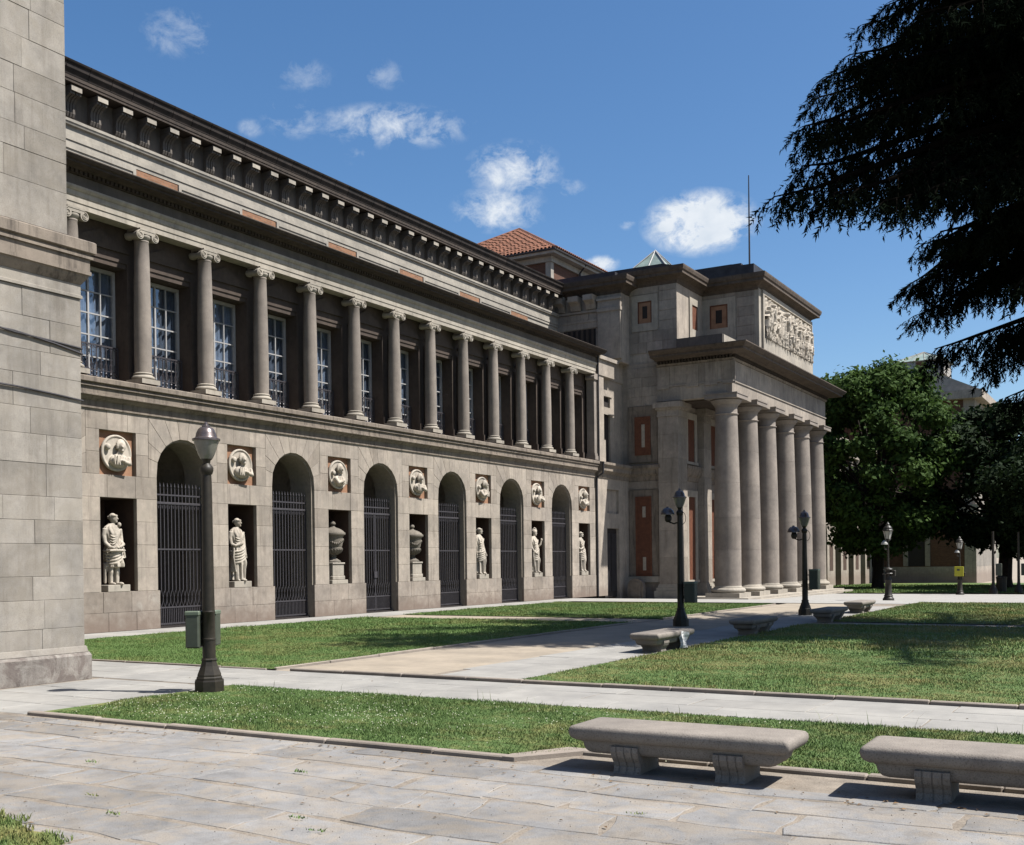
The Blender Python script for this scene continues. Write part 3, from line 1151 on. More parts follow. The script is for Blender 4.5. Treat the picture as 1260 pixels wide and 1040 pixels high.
COURSE = [1.08, 1.72, 2.36, 3.0, 3.635]
for i in range(0, 7):
    yn = NC(i)
    a, b = AC(i - 1) + RAD, (AC(i) - RAD if i < 6 else 49.62)
    pa, pb = AC(i - 1) + RIN, (AC(i) - RIN if i < 6 else 49.62)
    # plinth, flush with the inner edge of the arches
    w = (pb - pa)
    for (z0, z1, cuts) in ((0, .52, (0, .36, .70, 1)), (.52, 1.08, (0, .30, .64, 1))):
        for k in range(3):
            ablock(rect(pa + w * cuts[k], pa + w * cuts[k + 1], z0, z1), 'plinth', XW + .012, .14)
    for k in range(4):
        z0, z1 = COURSE[k], COURSE[k + 1]
        ablock(rect(a, yn - .61, z0, z1))
        ablock(rect(yn + .61, b, z0, z1))
    j = .12 * (-1) ** i
    ablock(rect(a, yn - .5 + j, 3.635, 4.25))
    ablock(rect(yn - .5 + j, yn + .45 + j, 3.635, 4.25))
    ablock(rect(yn + .45 + j, b, 3.635, 4.25))
    ya, yb = AC(i - 1) + 1.3, (AC(i) - 1.3 if i < 6 else 49.62)
    for (z0, z1) in ((4.25, 4.85), (4.85, 5.45)):
        ablock(rect(ya, yn - .61, z0, z1))
        ablock(rect(yn + .61, yb, z0, z1))
    for (u0, u1) in ((ya, yn - .35), (yn - .35, yn + .33), (yn + .33, yb)):
        ablock(rect(u0, u1, 5.45, 6.0))
# plain stretch towards the pavilion
for z0, z1 in zip([0, .52, 1.08, 1.72, 2.36, 3.0, 3.635, 4.25, 4.85, 5.45], [.52, 1.08, 1.72, 2.36, 3.0, 3.635, 4.25, 4.85, 5.45, 6.0]):
    ablock(rect(14.6, AC(-1) - (1.3 if z0 > 4 else RAD), z0, z1))
NW_ = 11
for i in range(-1, 6):
    yc = AC(i)
    H_, W_ = 6.0 - SPR, 1.3
    zb = 4.25

    def outer(t):
        dy, dz = math.cos(t), math.sin(t)
        s = 1e9
        if abs(dy) > 1e-6:
            s = min(s, W_ / abs(dy))
        if dz > 1e-6:
            s = min(s, H_ / dz)
        return (yc + dy * s, SPR + dz * s)
    tc_ = math.atan2(H_, W_)
    for k in range(NW_):
        t0, t1 = math.pi * k / NW_, math.pi * (k + 1) / NW_
        p = [(yc + RAD * math.cos(t0), SPR + RAD * math.sin(t0)), outer(t0)]
        for tcorn in (tc_, math.pi - tc_):
            if t0 < tcorn < t1:
                p.append((yc + (W_ if tcorn < 1.5 else -W_), 6.0))
        p += [outer(t1), (yc + RAD * math.cos(t1), SPR + RAD * math.sin(t1))]
        if k == 0:
            p[0] = (yc + RAD, zb)
            p[1] = (yc + W_, zb)
        if k == NW_ - 1:
            p[-1] = (yc - RAD, zb)
            p[-2] = (yc - W_, zb)
        ablock(p)

# terracotta-coloured backs of the medallion recesses
for i in range(0, 7):
    mb = MB().box(XW - .15, XW - .135, NC(i) - .61, NC(i) + .61, 4.25, 5.45)
    obj('recess_panel', mb, M['terracotta'], wing)

# string course
def run_profile(name, prof, mat, y0, y1, parent, piece=None, gap=.006, smooth=False):
    """extrude (x,z) profile along the facade, in lengths"""
    if piece is None:
        obj(name, MB().prism(prof, 'y', y0, y1), mat, parent)
        return
    n = max(1, round((y1 - y0) / piece))
    d = (y1 - y0) / n
    me = MB().prism(prof, 'y', 0, d - gap).mesh(name, mat)
    for k in range(n):
        put(name, me, parent, at=(0, y0 + d * k, 0))


X = XW
run_profile('string_course', [(X - .3, 5.985), (X + .045, 5.985), (X + .045, 6.03), (X + .02, 6.035), (X + .02, 6.19), (X + .04, 6.20), (X + .10, 6.26),
                              (X + .12, 6.30), (X + .205, 6.31), (X + .205, 6.35), (X + .18, 6.36), (X + .18, 6.53), (X + .235, 6.535), (X + .235, 6.575), (X + .20, 6.59), (X + .20, 6.62), (X + .29, 6.645),
                              (X + .29, 6.76), (X + .24, 6.79), (X - .3, 6.86)], M['ledge'], 11.42, 49.62, wing, 1.17, .004)
obj('loggia_floor', MB().box(XW - 1.3, XW - .3, 11.42, 50.6, 6.6, 6.85), M['ledge'], wing)

# Ionic columns
CX = XW - .15
CSP = 2.356
CY0 = 21.33


def CYk(k):
    return CY0 + CSP * k


def circ_prof(pts):
    return pts


col_shaft = shade_auto(MB().lathe([(.232, 0), (.236, .5), (.236, 1.1), (.231, 1.8), (.221, 2.5), (.207, 3.2), (.196, 3.62), (.205, 3.64), (.212, 3.665), (.205, 3.69), (.196, 3.70)], 28).mesh('column', M['column']), 30)
mbb = MB()
mbb.box(-.32, .32, -.32, .32, -.33, -.20)
base_prof = [(.30, -.20)]
for k in range(7):
    t = -math.pi / 2 + math.pi * k / 6
    base_prof.append((.262 + .055 * math.cos(t), -.145 + .055 * math.sin(t)))
base_prof += [(.262, -.085), (.25, -.07), (.252, -.055)]
for k in range(6):
    t = -math.pi / 2 + math.pi * k / 5
    base_prof.append((.245 + .022 * math.cos(t), -.03 + .024 * math.sin(t)))
base_prof += [(.24, -.004), (.232, .0)]
mbb.lathe(base_prof, 28, caps=False)
col_base = shade_auto(mbb.mesh('base', M['white_stone']), 40)
mbc_ = MB()
mbc_.lathe([(.196, 3.70), (.25, 3.77), (.262, 3.81), (.24, 3.85)], 24)
mbc_.box(-.27, .27, -.27, .27, 3.93, 3.985)
mbc_.box(-.22, .26, -.20, .20, 3.845, 3.93)
for s in (-1, 1):
    # volutes: a bolster along x with a coiled face on both ends
    mbc_.lathe([(.085, -.25), (.105, -.24), (.118, -.17), (.075, 0), (.118, .17), (.128, .24), (.128, .262)], 18, (0, s * .262, 3.80), 'x')
    for e in (-.262, .268):
        pts = []
        rr = []
        for q in range(26):
            t = q / 25
            r_ = .105 * (1 - .82 * t)
            an = math.pi / 2 - s * t * 2 * math.pi * 1.9
            pts.append((e, s * .262 + r_ * math.cos(an), 3.80 + r_ * math.sin(an)))
            rr.append(.016 * (1 - .4 * t))
        mbc_.tube(pts, rr, 5)
col_cap = shade_auto(mbc_.mesh('capital', M['white_stone']), 50)
for k in range(-3, 12):
    c = put('column', col_shaft, wing, at=(CX, CYk(k), 7.18))
    sub('base', col_base, None, c)
    sub('capital', col_cap, None, c)
# end pilaster against the return wall
mb = MB()
mb.box(CX - .22, CX + .20, CYk(12) - .08, CYk(12) + .3, 7.18, 10.88)
mb.box(CX - .26, CX + .27, CYk(12) - .14, CYk(12) + .3, 6.85, 7.05)
mb.box(CX - .24, CX + .235, CYk(12) - .11, CYk(12) + .3, 7.05, 7.18)
mb.box(CX - .26, CX + .27, CYk(12) - .14, CYk(12) + .3, 10.88, 11.17)
mb.lathe([(.10, -.2), (.11, .25), (.11, .29)], 14, (CX, CYk(12) - .12, 10.97), 'x')
obj('pilaster', mb, M['column'], wing)

# entablature above the columns
X = XW + .05
run_profile('architrave', [(X - .45, 11.165), (X - .02, 11.165), (X - .02, 11.31), (X, 11.315), (X, 11.47), (X + .02, 11.475), (X + .02, 11.60), (X + .05, 11.62), (X + .09, 11.68), (X + .09, 11.73), (X - .45, 11.73)],
            M['white_stone'], 11.42, 49.75, wing, 2.356, .003)
run_profile('frieze', [(X - .45, 11.735), (X, 11.735), (X, 12.02), (X - .45, 12.02)], M['frieze'], 11.42, 49.75, wing, 2.356, .004)
dent = MB()
y = 11.5
while y < 49.6:
    dent.box(X - .02, X + .13, y, y + .085, 12.045, 12.13)
    y += .14
d_ = obj('dentils', dent, M['ledge_dark'], wing)
d_['kind'] = 'stuff'
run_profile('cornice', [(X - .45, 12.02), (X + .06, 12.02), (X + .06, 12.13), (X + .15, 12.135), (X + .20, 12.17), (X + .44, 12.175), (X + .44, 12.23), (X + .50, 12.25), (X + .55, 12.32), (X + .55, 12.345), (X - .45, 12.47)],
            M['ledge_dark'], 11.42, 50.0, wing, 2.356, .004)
# soffit of the loggia and the roof over it
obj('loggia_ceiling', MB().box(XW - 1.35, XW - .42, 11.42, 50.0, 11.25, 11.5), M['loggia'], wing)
obj('loggia_roof', MB().prism([(XW - .42, 12.40), (XW - 3.65, 12.85), (XW - 3.65, 12.5), (XW - .42, 12.2)], 'y', 11.42, 53.9), M['lead'], wing)

# back wall of the loggia with tall windows
WWX = XW - .5        # wall face
GX = XW - 1.0        # plane of the glass
lw = MB()
HW = .90
wins = [22.508 + 2.3418 * k for k in range(-3, 12)]
prev = 11.42
for wy in wins:
    lw.box(XW - 1.35, WWX, prev, wy - HW, 6.85, 11.25)
    lw.box(XW - 1.35, WWX, wy - HW, wy + HW, 10.08, 11.25)
    prev = wy + HW
lw.box(XW - 1.35, WWX, prev, 50.0, 6.85, 11.25)
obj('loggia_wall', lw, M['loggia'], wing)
# shallow pilaster bases and pediments over the windows
pm = MB()
for wy in wins:
    pm.prism([(wy - 1.0, 10.50), (wy + 1.0, 10.50), (wy + 1.0, 10.56), (wy, 11.0), (wy - 1.0, 10.56)], 'x', WWX, WWX + .06)
    pm.box(WWX, WWX + .03, wy - 1.06, wy + 1.06, 10.22, 10.30)
    for s in (-1, 1):
        pm.box(WWX, WWX + .05, wy + s * .90, wy + s * 1.02, 6.86, 10.22)
        pm.box(WWX, WWX + .10, wy + s * .89, wy + s * 1.04, 6.86, 7.22)
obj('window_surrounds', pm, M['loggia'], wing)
# window: white frame, twelve panes, curtain behind
NR, NCOL = 5, 4
wz0, wz1 = 6.86, 10.06
fr = MB()
fr.box(-.05, .05, -HW, -HW + .09, 0, wz1 - wz0)
fr.box(-.05, .05, HW - .09, HW, 0, wz1 - wz0)
fr.box(-.045, .055, -HW + .09, HW - .09, wz1 - wz0 - .10, wz1 - wz0)
fr.box(-.045, .055, -HW + .09, HW - .09, 0, .12)
pw = (2 * HW - .18) / NCOL
ph = (wz1 - wz0 - .22) / NR
for k in range(1, NCOL):
    t = .035 if k != 2 else .05
    fr.box(-.03, .04, -HW + .09 + pw * k - t / 2, -HW + .09 + pw * k + t / 2, .12, wz1 - wz0 - .10)
for k in range(1, NR):
    fr.box(-.025, .035, -HW + .09, HW - .09, .12 + ph * k - .018, .12 + ph * k + .018)
fr_me = fr.mesh('window', M['frame_white'])
pane_me = MB().box(-.004, .004, -pw / 2 + .015, pw / 2 - .015, -ph / 2 + .012, ph / 2 - .012).mesh('pane', M['glass'])
cu = MB()
npl = 34
cv = []
for k in range(npl + 1):
    yy = -HW + .05 + (2 * HW - .1) * k / npl
    cv += [(-.10 + .035 * math.sin(k * 1.7) + .02 * math.sin(k * .9), yy, .05), (-.10 + .035 * math.sin(k * 1.7 + .2) + .02 * math.sin(k * .9), yy, wz1 - wz0)]
cu.add(cv, [(2 * k, 2 * k + 2, 2 * k + 3, 2 * k + 1) for k in range(npl)])
cu_me = cu.mesh('curtain', M['curtain'], True)
room = MB().box(-.34, -.26, -HW - .1, HW + .1, -.1, wz1 - wz0 + .1).mesh('dark_room', M['interior'])
# balcony railing
rl = MB()
RW = .885
rl.box(-.02, .02, -RW, RW, 1.0, 1.045)
rl.box(-.012, .012, -RW, RW, .07, .095)
rl.box(-.012, .012, -RW, RW, .33, .35)
for s in (-1, 1):
    rl.box(-.018, .018, s * RW - .018, s * RW + .018, 0, 1.0)
rl_me = rl.mesh('balcony_railing', M['iron'])
bl = MB()
bl.box(-.011, .011, -.011, .011, .095, 1.0)
for zc in (.16, .27):
    bl.lathe([(.012, zc - .035), (.034, zc), (.012, zc + .035)], 6)
for s in (-1, 1):
    bl.tube([(0, s * .012, .35), (0, s * .05, .42), (0, s * .045, .50), (0, s * .012, .55)], .008, 5)
    bl.tube([(0, s * .01, .93), (0, s * .06, .955), (0, s * .08, .99)], .008, 5)
bl_me = bl.mesh('baluster', M['iron'])
for wy in wins:
    w = put('window', fr_me, wing, at=(GX, wy, wz0))
    for r in range(NR):
        for c in range(NCOL):
            sub('pane', pane_me, None, w, loc=(0, -HW + .09 + pw * (c + .5), .12 + ph * (r + .5)))
    sub('curtain', cu_me, None, w)
    sub('dark_room', room, None, w)
    r_ = put('balcony_railing', rl_me, wing, at=(GX + .14, wy, 6.87))
    for q in range(11):
        sub('baluster', bl_me, None, r_, loc=(0, -RW + 2 * RW * (q + .5) / 11, 0))

# attic storey set back behind the loggia
XA = XW - 3.60
obj('attic_wall', MB().box(XA - .6, XA, 11.42, 54.0, 12.5, 16.03), M['attic_stone'], wing)
X = XA
run_profile('attic_band', [(X - .1, 14.41), (X + .045, 14.41), (X + .045, 14.53), (X + .075, 14.535), (X + .075, 14.67), (X + .025, 14.68), (X + .025, 14.95), (X + .11, 14.97), (X + .13, 15.03), (X + .15, 15.05), (X + .15, 15.13), (X - .1, 15.13)],
            M['attic_stone'], 11.42, 53.9, wing, 1.56, .004)
for i in range(-2, 7):
    yn = NC(i)
    if yn > 12:
        obj('brick_panel', MB().box(XA, XA + .03, yn - .86, yn + .86, 12.6, 14.40), M['brick'], wing)
    ya = AC(i)
    if 13 < ya < 50:
        fm = MB()
        a, b = ya - 1.46, ya + 1.46
        fm.box(XA, XA + .07, a, b, 14.28, 14.405)
        fm.box(XA, XA + .07, a, a + .12, 12.6, 14.28)
        fm.box(XA, XA + .07, b - .12, b, 12.6, 14.28)
        fm.box(XA, XA + .035, a + .12, b - .12, 12.6, 14.28)
        fm.box(XA + .035, XA + .06, a + .2, b - .2, 14.14, 14.21)
        fm.box(XA + .035, XA + .06, a + .2, a + .27, 12.6, 14.14)
        fm.box(XA + .035, XA + .06, b - .27, b - .2, 12.6, 14.14)
        obj('blind_window', fm, M['attic_stone'], wing)
# scrolled brackets under the eaves
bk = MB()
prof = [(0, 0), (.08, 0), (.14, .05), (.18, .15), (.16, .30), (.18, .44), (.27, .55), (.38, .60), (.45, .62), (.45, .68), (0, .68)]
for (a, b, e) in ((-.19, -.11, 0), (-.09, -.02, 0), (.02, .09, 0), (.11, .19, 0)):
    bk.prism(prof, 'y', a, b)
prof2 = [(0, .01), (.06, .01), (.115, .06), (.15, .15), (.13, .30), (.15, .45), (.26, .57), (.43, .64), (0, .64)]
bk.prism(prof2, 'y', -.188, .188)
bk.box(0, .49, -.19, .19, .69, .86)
bk_me = bk.mesh('bracket', M['frieze'])  # shade under the eaves is put into the scrolls as darker stone
be_me = MB().box(.491, .51, -.185, .185, .695, .825).mesh('bracket_lit_face', M['white_stone'])  # sunlit bracket fronts painted as thin pale slabs
k = 0
y = 12.2
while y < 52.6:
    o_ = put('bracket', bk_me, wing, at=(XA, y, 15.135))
    sub('bracket_lit_face', be_me, None, o_)
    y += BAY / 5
obj('eave_shade_panel', MB().box(XA, XA + .02, 11.42, 53.9, 15.135, 16.03), M['frieze'], wing)  # dark sheet paints the eave's shade on the wall between brackets
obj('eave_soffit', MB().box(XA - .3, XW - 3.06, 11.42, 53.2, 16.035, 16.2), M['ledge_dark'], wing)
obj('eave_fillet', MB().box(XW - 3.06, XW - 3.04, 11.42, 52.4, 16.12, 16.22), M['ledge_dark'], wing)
X = XW - 3.05
gp = [(X - .3, 16.205), (X + .02, 16.225), (X + .03, 16.26), (X + .06, 16.31), (X + .11, 16.39), (X + .13, 16.50), (X + .18, 16.55), (X + .20, 16.60), (X + .15, 16.63), (X - .3, 16.645)]
run_profile('gutter_section', gp, M['gutter'], 11.42, 52.6, wing, .80, .018)
obj('roof', MB().prism([(XW - 3.3, 16.6), (XW - 10, 18.9), (XW - 17.4, 16.45), (XW - 17.4, 16.25), (XW - 3.3, 16.25)], 'y', 11.42, 54.0), M['rooftile'], wing)

# end strip of the wing, beyond the rain pipe
es = MB()
EX = XW + .06
es.box(XW - 1.2, EX, 49.80, 50.85, 0, 6.0)
es.box(XW - 1.2, EX, 50.85, 52.3, 3.45, 4.22)
es.box(XW - 1.2, EX - .14, 50.85, 52.3, 4.22, 5.45)
es.box(XW - 1.2, EX, 50.85, 52.3, 5.45, 6.0)
es.box(XW - 1.2, EX, 52.3, 54.2, -.3, 6.0)
es.box(XW - 1.2, EX - .35, 49.9, 50.95, 6.8, 11.2)
es.box(XW - 1.2, EX - .05, 49.95, 50.72, 6.8, 11.2)
es.box(XW - 1.2, EX, 49.95, 50.80, 6.8, 7.95)
es.box(XW - 1.2, EX - .35, 52.1, 54.2, 6.8, 11.2)
es.box(XW - 1.2, EX - .35, 50.95, 52.1, 9.35, 9.75)
es.box(XW - 1.2, EX - .35, 50.95, 52.1, 10.35, 11.2)
es.box(XW - 1.2, EX - .3, 50.80, 52.3, 10.3, 10.45)
es.box(XW - 1.2, EX - .27, 50.75, 52.4, 9.35, 9.46)
es.box(XW - 1.2, EX - .3, 50.80, 50.92, 9.46, 10.3)
es.box(XW - 1.2, EX, 49.95, 51.9, 11.2, 12.0)
es.box(XW - 1.2, EX + .12, 49.9, 52.2, 12.0, 12.18)
es.box(XW - 1.2, EX - .3, 51.9, 54.2, 11.2, 12.25)
obj('end_bay', es, M['ashlar'], wing)
dl_ = obj('side_door', MB().box(EX - .22, EX - .16, 50.86, 52.29, -.1, 3.44), M['interior'], wing)
sub('door_panel', MB().box(EX - .16, EX - .13, 50.95, 51.5, .2, 3.2).box(EX - .16, EX - .13, 51.62, 52.2, .2, 3.2), M['lead'], dl_)
obj('dark_pane', MB().box(EX - .50, EX - .46, 50.93, 52.12, 6.9, 9.34).box(EX - .50, EX - .46, 50.93, 52.12, 9.76, 10.34), M['interior'], wing)
obj('end_bay_void', MB().box(XW - 1.3, XW - 1.2, 50.3, 52.8, -.2, 11.2), M['interior'], wing)
run_profile('end_ledge', [(EX - .3, 6.0), (EX + .05, 6.0), (EX + .05, 6.19), (EX + .16, 6.28), (EX + .26, 6.345), (EX + .26, 6.52), (EX + .38, 6.64), (EX + .38, 6.76), (EX - .3, 6.86)], M['ledge'], 49.82, 54.0, wing)
rp = MB().tube([(XW + .06, 49.71, 0), (XW + .06, 49.71, 5.95), (XW + .42, 49.71, 6.2), (XW + .44, 49.71, 6.75)], .055, 8)
rp.tube([(XW + .12, 49.86, 6.8), (XW + .12, 49.86, 12.1)], .05, 8)
obj('rain_pipe', rp, M['lead'], wing)

# ------------------------------------------------------------------ iron gates in the arches
gate_lab = ['iron gate in the arch hidden next to the pale end pavilion', 'iron gate in the arch behind the near lamp post',
            'iron gate in the arch between the robed woman and the first urn', 'double leaf iron gate in the arch between the two urns',
            'iron gate in the arch between the second urn and the next statue', 'iron gate in the arch left of the helmeted statue',
            'iron gate in the last arch before the rain pipe']
GW = .955
bar = MB().box(-.013, .013, -.013, .013, 1.06, 4.02)
bar.lathe([(.014, 4.02), (.026, 4.06), (.004, 4.17)], 6)
bar_me = bar.mesh('bar', M['iron'])
sbar_me = MB().box(-.011, .011, -.011, .011, .06, .57).mesh('short_bar', M['iron'])
lat = MB()
arch_ = MB()
nb = 14
dy_ = 2 * GW / nb
for k in range(nb):
    y0 = -GW + dy_ * (k + .5)
    for s in (-1, 1):
        lat.tube([(0, y0, 1.08), (0, y0 + s * dy_ * .28, .99), (0, y0 + s * dy_ * .5, .86), (0, y0 + s * dy_ * .42, .74), (0, y0, .58)], .010, 5)
    arch_.tube([(0, y0 - dy_ * .5, 3.42), (0, y0 - dy_ * .3, 3.52), (0, y0, 3.55), (0, y0 + dy_ * .3, 3.52), (0, y0 + dy_ * .5, 3.42)], .009, 5)
lat_me = lat.mesh('lattice', M['iron'])
arch_me = arch_.mesh('arch_trim', M['iron'])
rail_me = MB().box(-.022, .022, -GW, GW, -.022, .022).mesh('rail', M['iron'])
thick_me = MB().cbox(-.03, .03, -GW, GW, -.035, .035, .01).mesh('rail', M['iron'])
post_me = MB().box(-.022, .022, -.022, .022, .03, 3.6).mesh('post', M['iron'])
for i in range(-1, 6):
    g = thing('iron_gate', gate_lab[i + 1], 'gate', (XW - .33, AC(i), 0), 'iron gates in the arches')
    for z in (3.82, 2.25, .57, .10):
        o = put('rail', rail_me, g, at=(XW - .33, AC(i), z))
    put('rail', thick_me, g, at=(XW - .33, AC(i), 3.58))
    sb2 = put('short_bar', sbar_me, g, at=(XW - .33, AC(i) - GW + .02, 0))
    for k in range(nb):
        put('short_bar', sbar_me, g, at=(XW - .33, AC(i) - GW + dy_ * (k + .5), 0))
        put('bar', bar_me, g, at=(XW - .33, AC(i) - GW + dy_ * (k + .5), 0))
        put('short_bar', sbar_me, g, at=(XW - .33, AC(i) - GW + dy_ * (k + 1) - .0 if k < nb - 1 else AC(i) + GW - .02, 0))
    put('lattice', lat_me, g, at=(XW - .33, AC(i), 0))
    put('arch_trim', arch_me, g, at=(XW - .33, AC(i), 0))
    for s in (-.99, .99) + ((0,) if i == 2 else ()):
        put('post', post_me, g, at=(XW - .33, AC(i) + s * GW, 0))
    if i == 2:
        obj('lock_box', MB().box(XW - .37, XW - .28, AC(i) - .09, AC(i) + .09, 1.25, 1.48), M['iron'], g)

# ------------------------------------------------------------------ north pavilion (left foreground)
PX = -14.62
pav = thing('museum_pavilion', 'pale grey granite end pavilion at the near left, cut by the frame', 'building', (PX, 8, 0))
c = MB()
c.box(-40, PX - .10, -3.0, 11.46, 0, 6.05)
c.box(-40, PX - .22, -3.0, 11.34, 6.05, 17.6)
obj('wall', c, M['pav_mortar'], pav)
PC = [.46]
while PC[-1] < 5.6:
    PC.append(PC[-1] + random.choice((.36, .40, .44, .50)))
PC[-1] = 5.98


def pblocks(x, y1, courses, lens):
    for j in range(len(courses) - 1):
        y = y1
        first = True
        while y > 4.0:
            L_ = random.uniform(*lens)
            if first:
                L_ *= random.uniform(.55, 1.0)
                first = False
            y0 = max(y - L_, 3.8)
            mb = MB().poly_block(rect(y0, y, courses[j], courses[j + 1]), x + random.uniform(-.004, .004), .12, .0018, .004)
            obj('ashlar_block', mb, M['pav_ashlar'], pav)
            y = y0
        # corner stones seen from the far side
        mb = MB().box(-40, x - .125, y1 - .12, y1, courses[j] + .004, courses[j + 1] - .004)
        obj('return_block', mb, M['pav_ashlar'], pav)


pblocks(PX, 11.48, PC, (.75, 1.3))
UC = [6.98, 7.62]
while UC[-1] < 16.0:
    UC.append(UC[-1] + random.choice((.36, .40, .42, .46)))
pblocks(PX - .12, 11.36, UC, (.8, 1.5))
# plinth, rough and stained
y = 11.57
for L_ in (1.9, 1.5, 1.7, 1.6, 1.5):
    mb = MB()
    mb.cbox(PX - .5, PX + .10, y - L_ + .005, y, -.05, .425, .05)
    obj('plinth_stone', mb, M['pav_plinth'], pav)
    y -= L_
mb = MB().box(-40, PX - .5, 11.3, 11.54, -.05, .42)
obj('plinth_return', mb, M['plinth'], pav)
mb = MB().prism([(PX + .06, .426), (PX + .004, .426), (PX + .004, .52), (PX + .02, .51), (PX + .045, .46)], 'y', 3.5, 11.50)
obj('plinth_moulding', mb, M['pav_ashlar'], pav)
# string course wrapped round the corner
def wrap(prof, mat, name, y1, parent, x=PX):
    """profile (out, z) along the front and round the corner"""
    vs, fs = [], []
    n = len(prof)
    prof = [(o_ * .63 if 0 < o_ < .5 else o_, z) for (o_, z) in prof]
    for (o_, z) in prof:
        vs += [(x + o_, 3.5, z), (x + o_, y1 + o_, z), (-40, y1 + o_, z)]
    for i in range(n):
        j = (i + 1) % n
        for k in range(2):
            fs.append((3 * i + k, 3 * i + k + 1, 3 * j + k + 1, 3 * j + k))
    return obj(name, MB().add(vs, fs), mat, parent)


wrap([(-.3, 5.985), (.045, 5.985), (.045, 6.03), (.015, 6.04), (.015, 6.20), (-.3, 6.20)], M['pav_ashlar'], 'architrave_band', 11.48, pav)
wrap([(-.3, 6.204), (.02, 6.204), (.06, 6.24), (.13, 6.31), (.15, 6.35), (.20, 6.355), (.20, 6.41), (-.3, 6.41)], M['ledge'], 'bed_moulding', 11.48, pav)
wrap([(-.3, 6.414), (.175, 6.414), (.175, 6.60), (-.3, 6.60)], M['ledge'], 'corona', 11.48, pav)
wrap([(-.3, 6.604), (.235, 6.604), (.235, 6.65), (.20, 6.655), (.20, 6.68), (.29, 6.70), (.29, 6.86), (.25, 6.88), (-.3, 6.99)], M['ledge'], 'string_course', 11.48, pav)
wrap([(-.7, 16.2), (.1, 16.2), (.25, 16.6), (.7, 16.8), (.9, 17.4), (-.7, 17.4)], M['ledge_dark'], 'cornice', 11.0, pav)
# cables clipped to the wall
for (z0, z1, z2) in ((5.42, 5.26, 5.20), (5.30, 5.28, 5.12), (4.48, 4.46, 4.38)):
    mb = MB().tube([(PX + .02, 4.0, z0 + .2), (PX + .02, 8.8, z0), (PX + .025, 10.3, z1), (PX + .02, 11.0, (z1 + z2) / 2), (PX + .02, 11.49, z2), (PX - .5, 11.50, z2)], .017, 6)
    obj('cable', mb, M['lead'], pav)

# ------------------------------------------------------------------ central block with the columned portico
pc = thing('entrance_portico', 'columned entrance porch of the museum with six tall smooth columns', 'portico', (-21, 62, -.3))
PM = M['ashlar']
GZ = -.3
body = MB()
# lower body: recessed north wall, then the pier and the back wall of the porch
body.box(-45, -22.55, 53.6, 71.2, GZ, 12.2)
obj('wall', body, M['ashlar'], pc)
# dressed stones on the shaded north wall between wing and pier
zc = [GZ, .40, .95]
while zc[-1] < 12:
    zc.append(zc[-1] + .62)
# window recesses on the north wall
mb = MB()
mb.box(-24.28, -22.60, 53.50, 53.62, 6.95, 9.91)
obj('window_surround', mb, M['ledge'], pc)
mb = MB()
mb.box(-24.28, -22.60, 53.50, 53.62, .95, 5.5)
obj('window_surround', mb, M['ledge'], pc)
for (z0, z1) in ((7.33, 9.36), (.95, 5.15)):
    s = obj('shutter', MB().box(-23.86, -23.03, 53.475, 53.56, z0, z1), M['shutter'], pc)
    fr_ = MB()
    for (a, b, c_, d_) in ((-23.90, -23.82, z0, z1), (-23.07, -22.99, z0, z1), (-23.82, -23.07, z1 - .07, z1), (-23.82, -23.07, z0, z0 + .07)):
        fr_.box(a, b, 53.455, 53.5, c_, d_)
    sub('frame', fr_, M['shutter'], s)
    for (a, b) in (((7.75, 8.95),) if z0 > 7 else ((4.05, 4.62), (1.25, 1.95))):
        sub('slot', MB().box(-23.50, -23.32, 53.462, 53.55, a, b), M['slot'], s)
mb = MB().box(-24.35, -22.5, 53.38, 53.62, .62, .93)
obj('window_sill', mb, M['white_stone'], pc)
mb = MB().prism([(53.6, 5.98), (53.55, 5.98), (53.5, 6.2), (53.38, 6.34), (53.36, 6.52), (53.26, 6.64), (53.26, 6.78), (53.6, 6.85)], 'x', -24.4, -22.4)
obj('string_course', mb, M['ledge'], pc)
# piers (antae) of the porch
def anta(x0, x1, y0, y1, name='pier'):
    a = MB()
    a.box(x0 + .02, x1 - .02, y0 + .02, y1 - .02, .52, 9.25)
    o_ = obj(name, a, M['mortar'], pc)
    zz = .52
    while zz < 9.2:
        h_ = min(random.choice((1.25, 1.4, 1.55)), 9.25 - zz)
        if 9.25 - zz - h_ < .5:
            h_ = 9.25 - zz
        sub('pier_stone', MB().cbox(x0, x1, y0, y1, zz + .003, zz + h_ - .003, .006), PM, o_)
        zz += h_
    b = MB()
    b.box(x0 - .22, x1 + .22, y0 - .22, y1 + .22, GZ + .12, .18)
    b.box(x0 - .14, x1 + .14, y0 - .14, y1 + .14, .18, .34)
    b.box(x0 - .07, x1 + .07, y0 - .07, y1 + .07, .34, .45)
    b.box(x0 - .03, x1 + .03, y0 - .03, y1 + .03, .45, .52)
    sub('base', b, M['white_stone'], o_)
    c_ = MB()
    c_.box(x0 - .04, x1 + .04, y0 - .04, y1 + .04, 9.25, 9.36)
    c_.box(x0 - .02, x1 + .02, y0 - .02, y1 + .02, 9.36, 9.6)
    c_.box(x0 - .10, x1 + .10, y0 - .10, y1 + .10, 9.6, 9.7)
    c_.box(x0 - .20, x1 + .20, y0 - .20, y1 + .20, 9.7, 9.98)
    sub('capital', c_, PM, o_)
    return o_


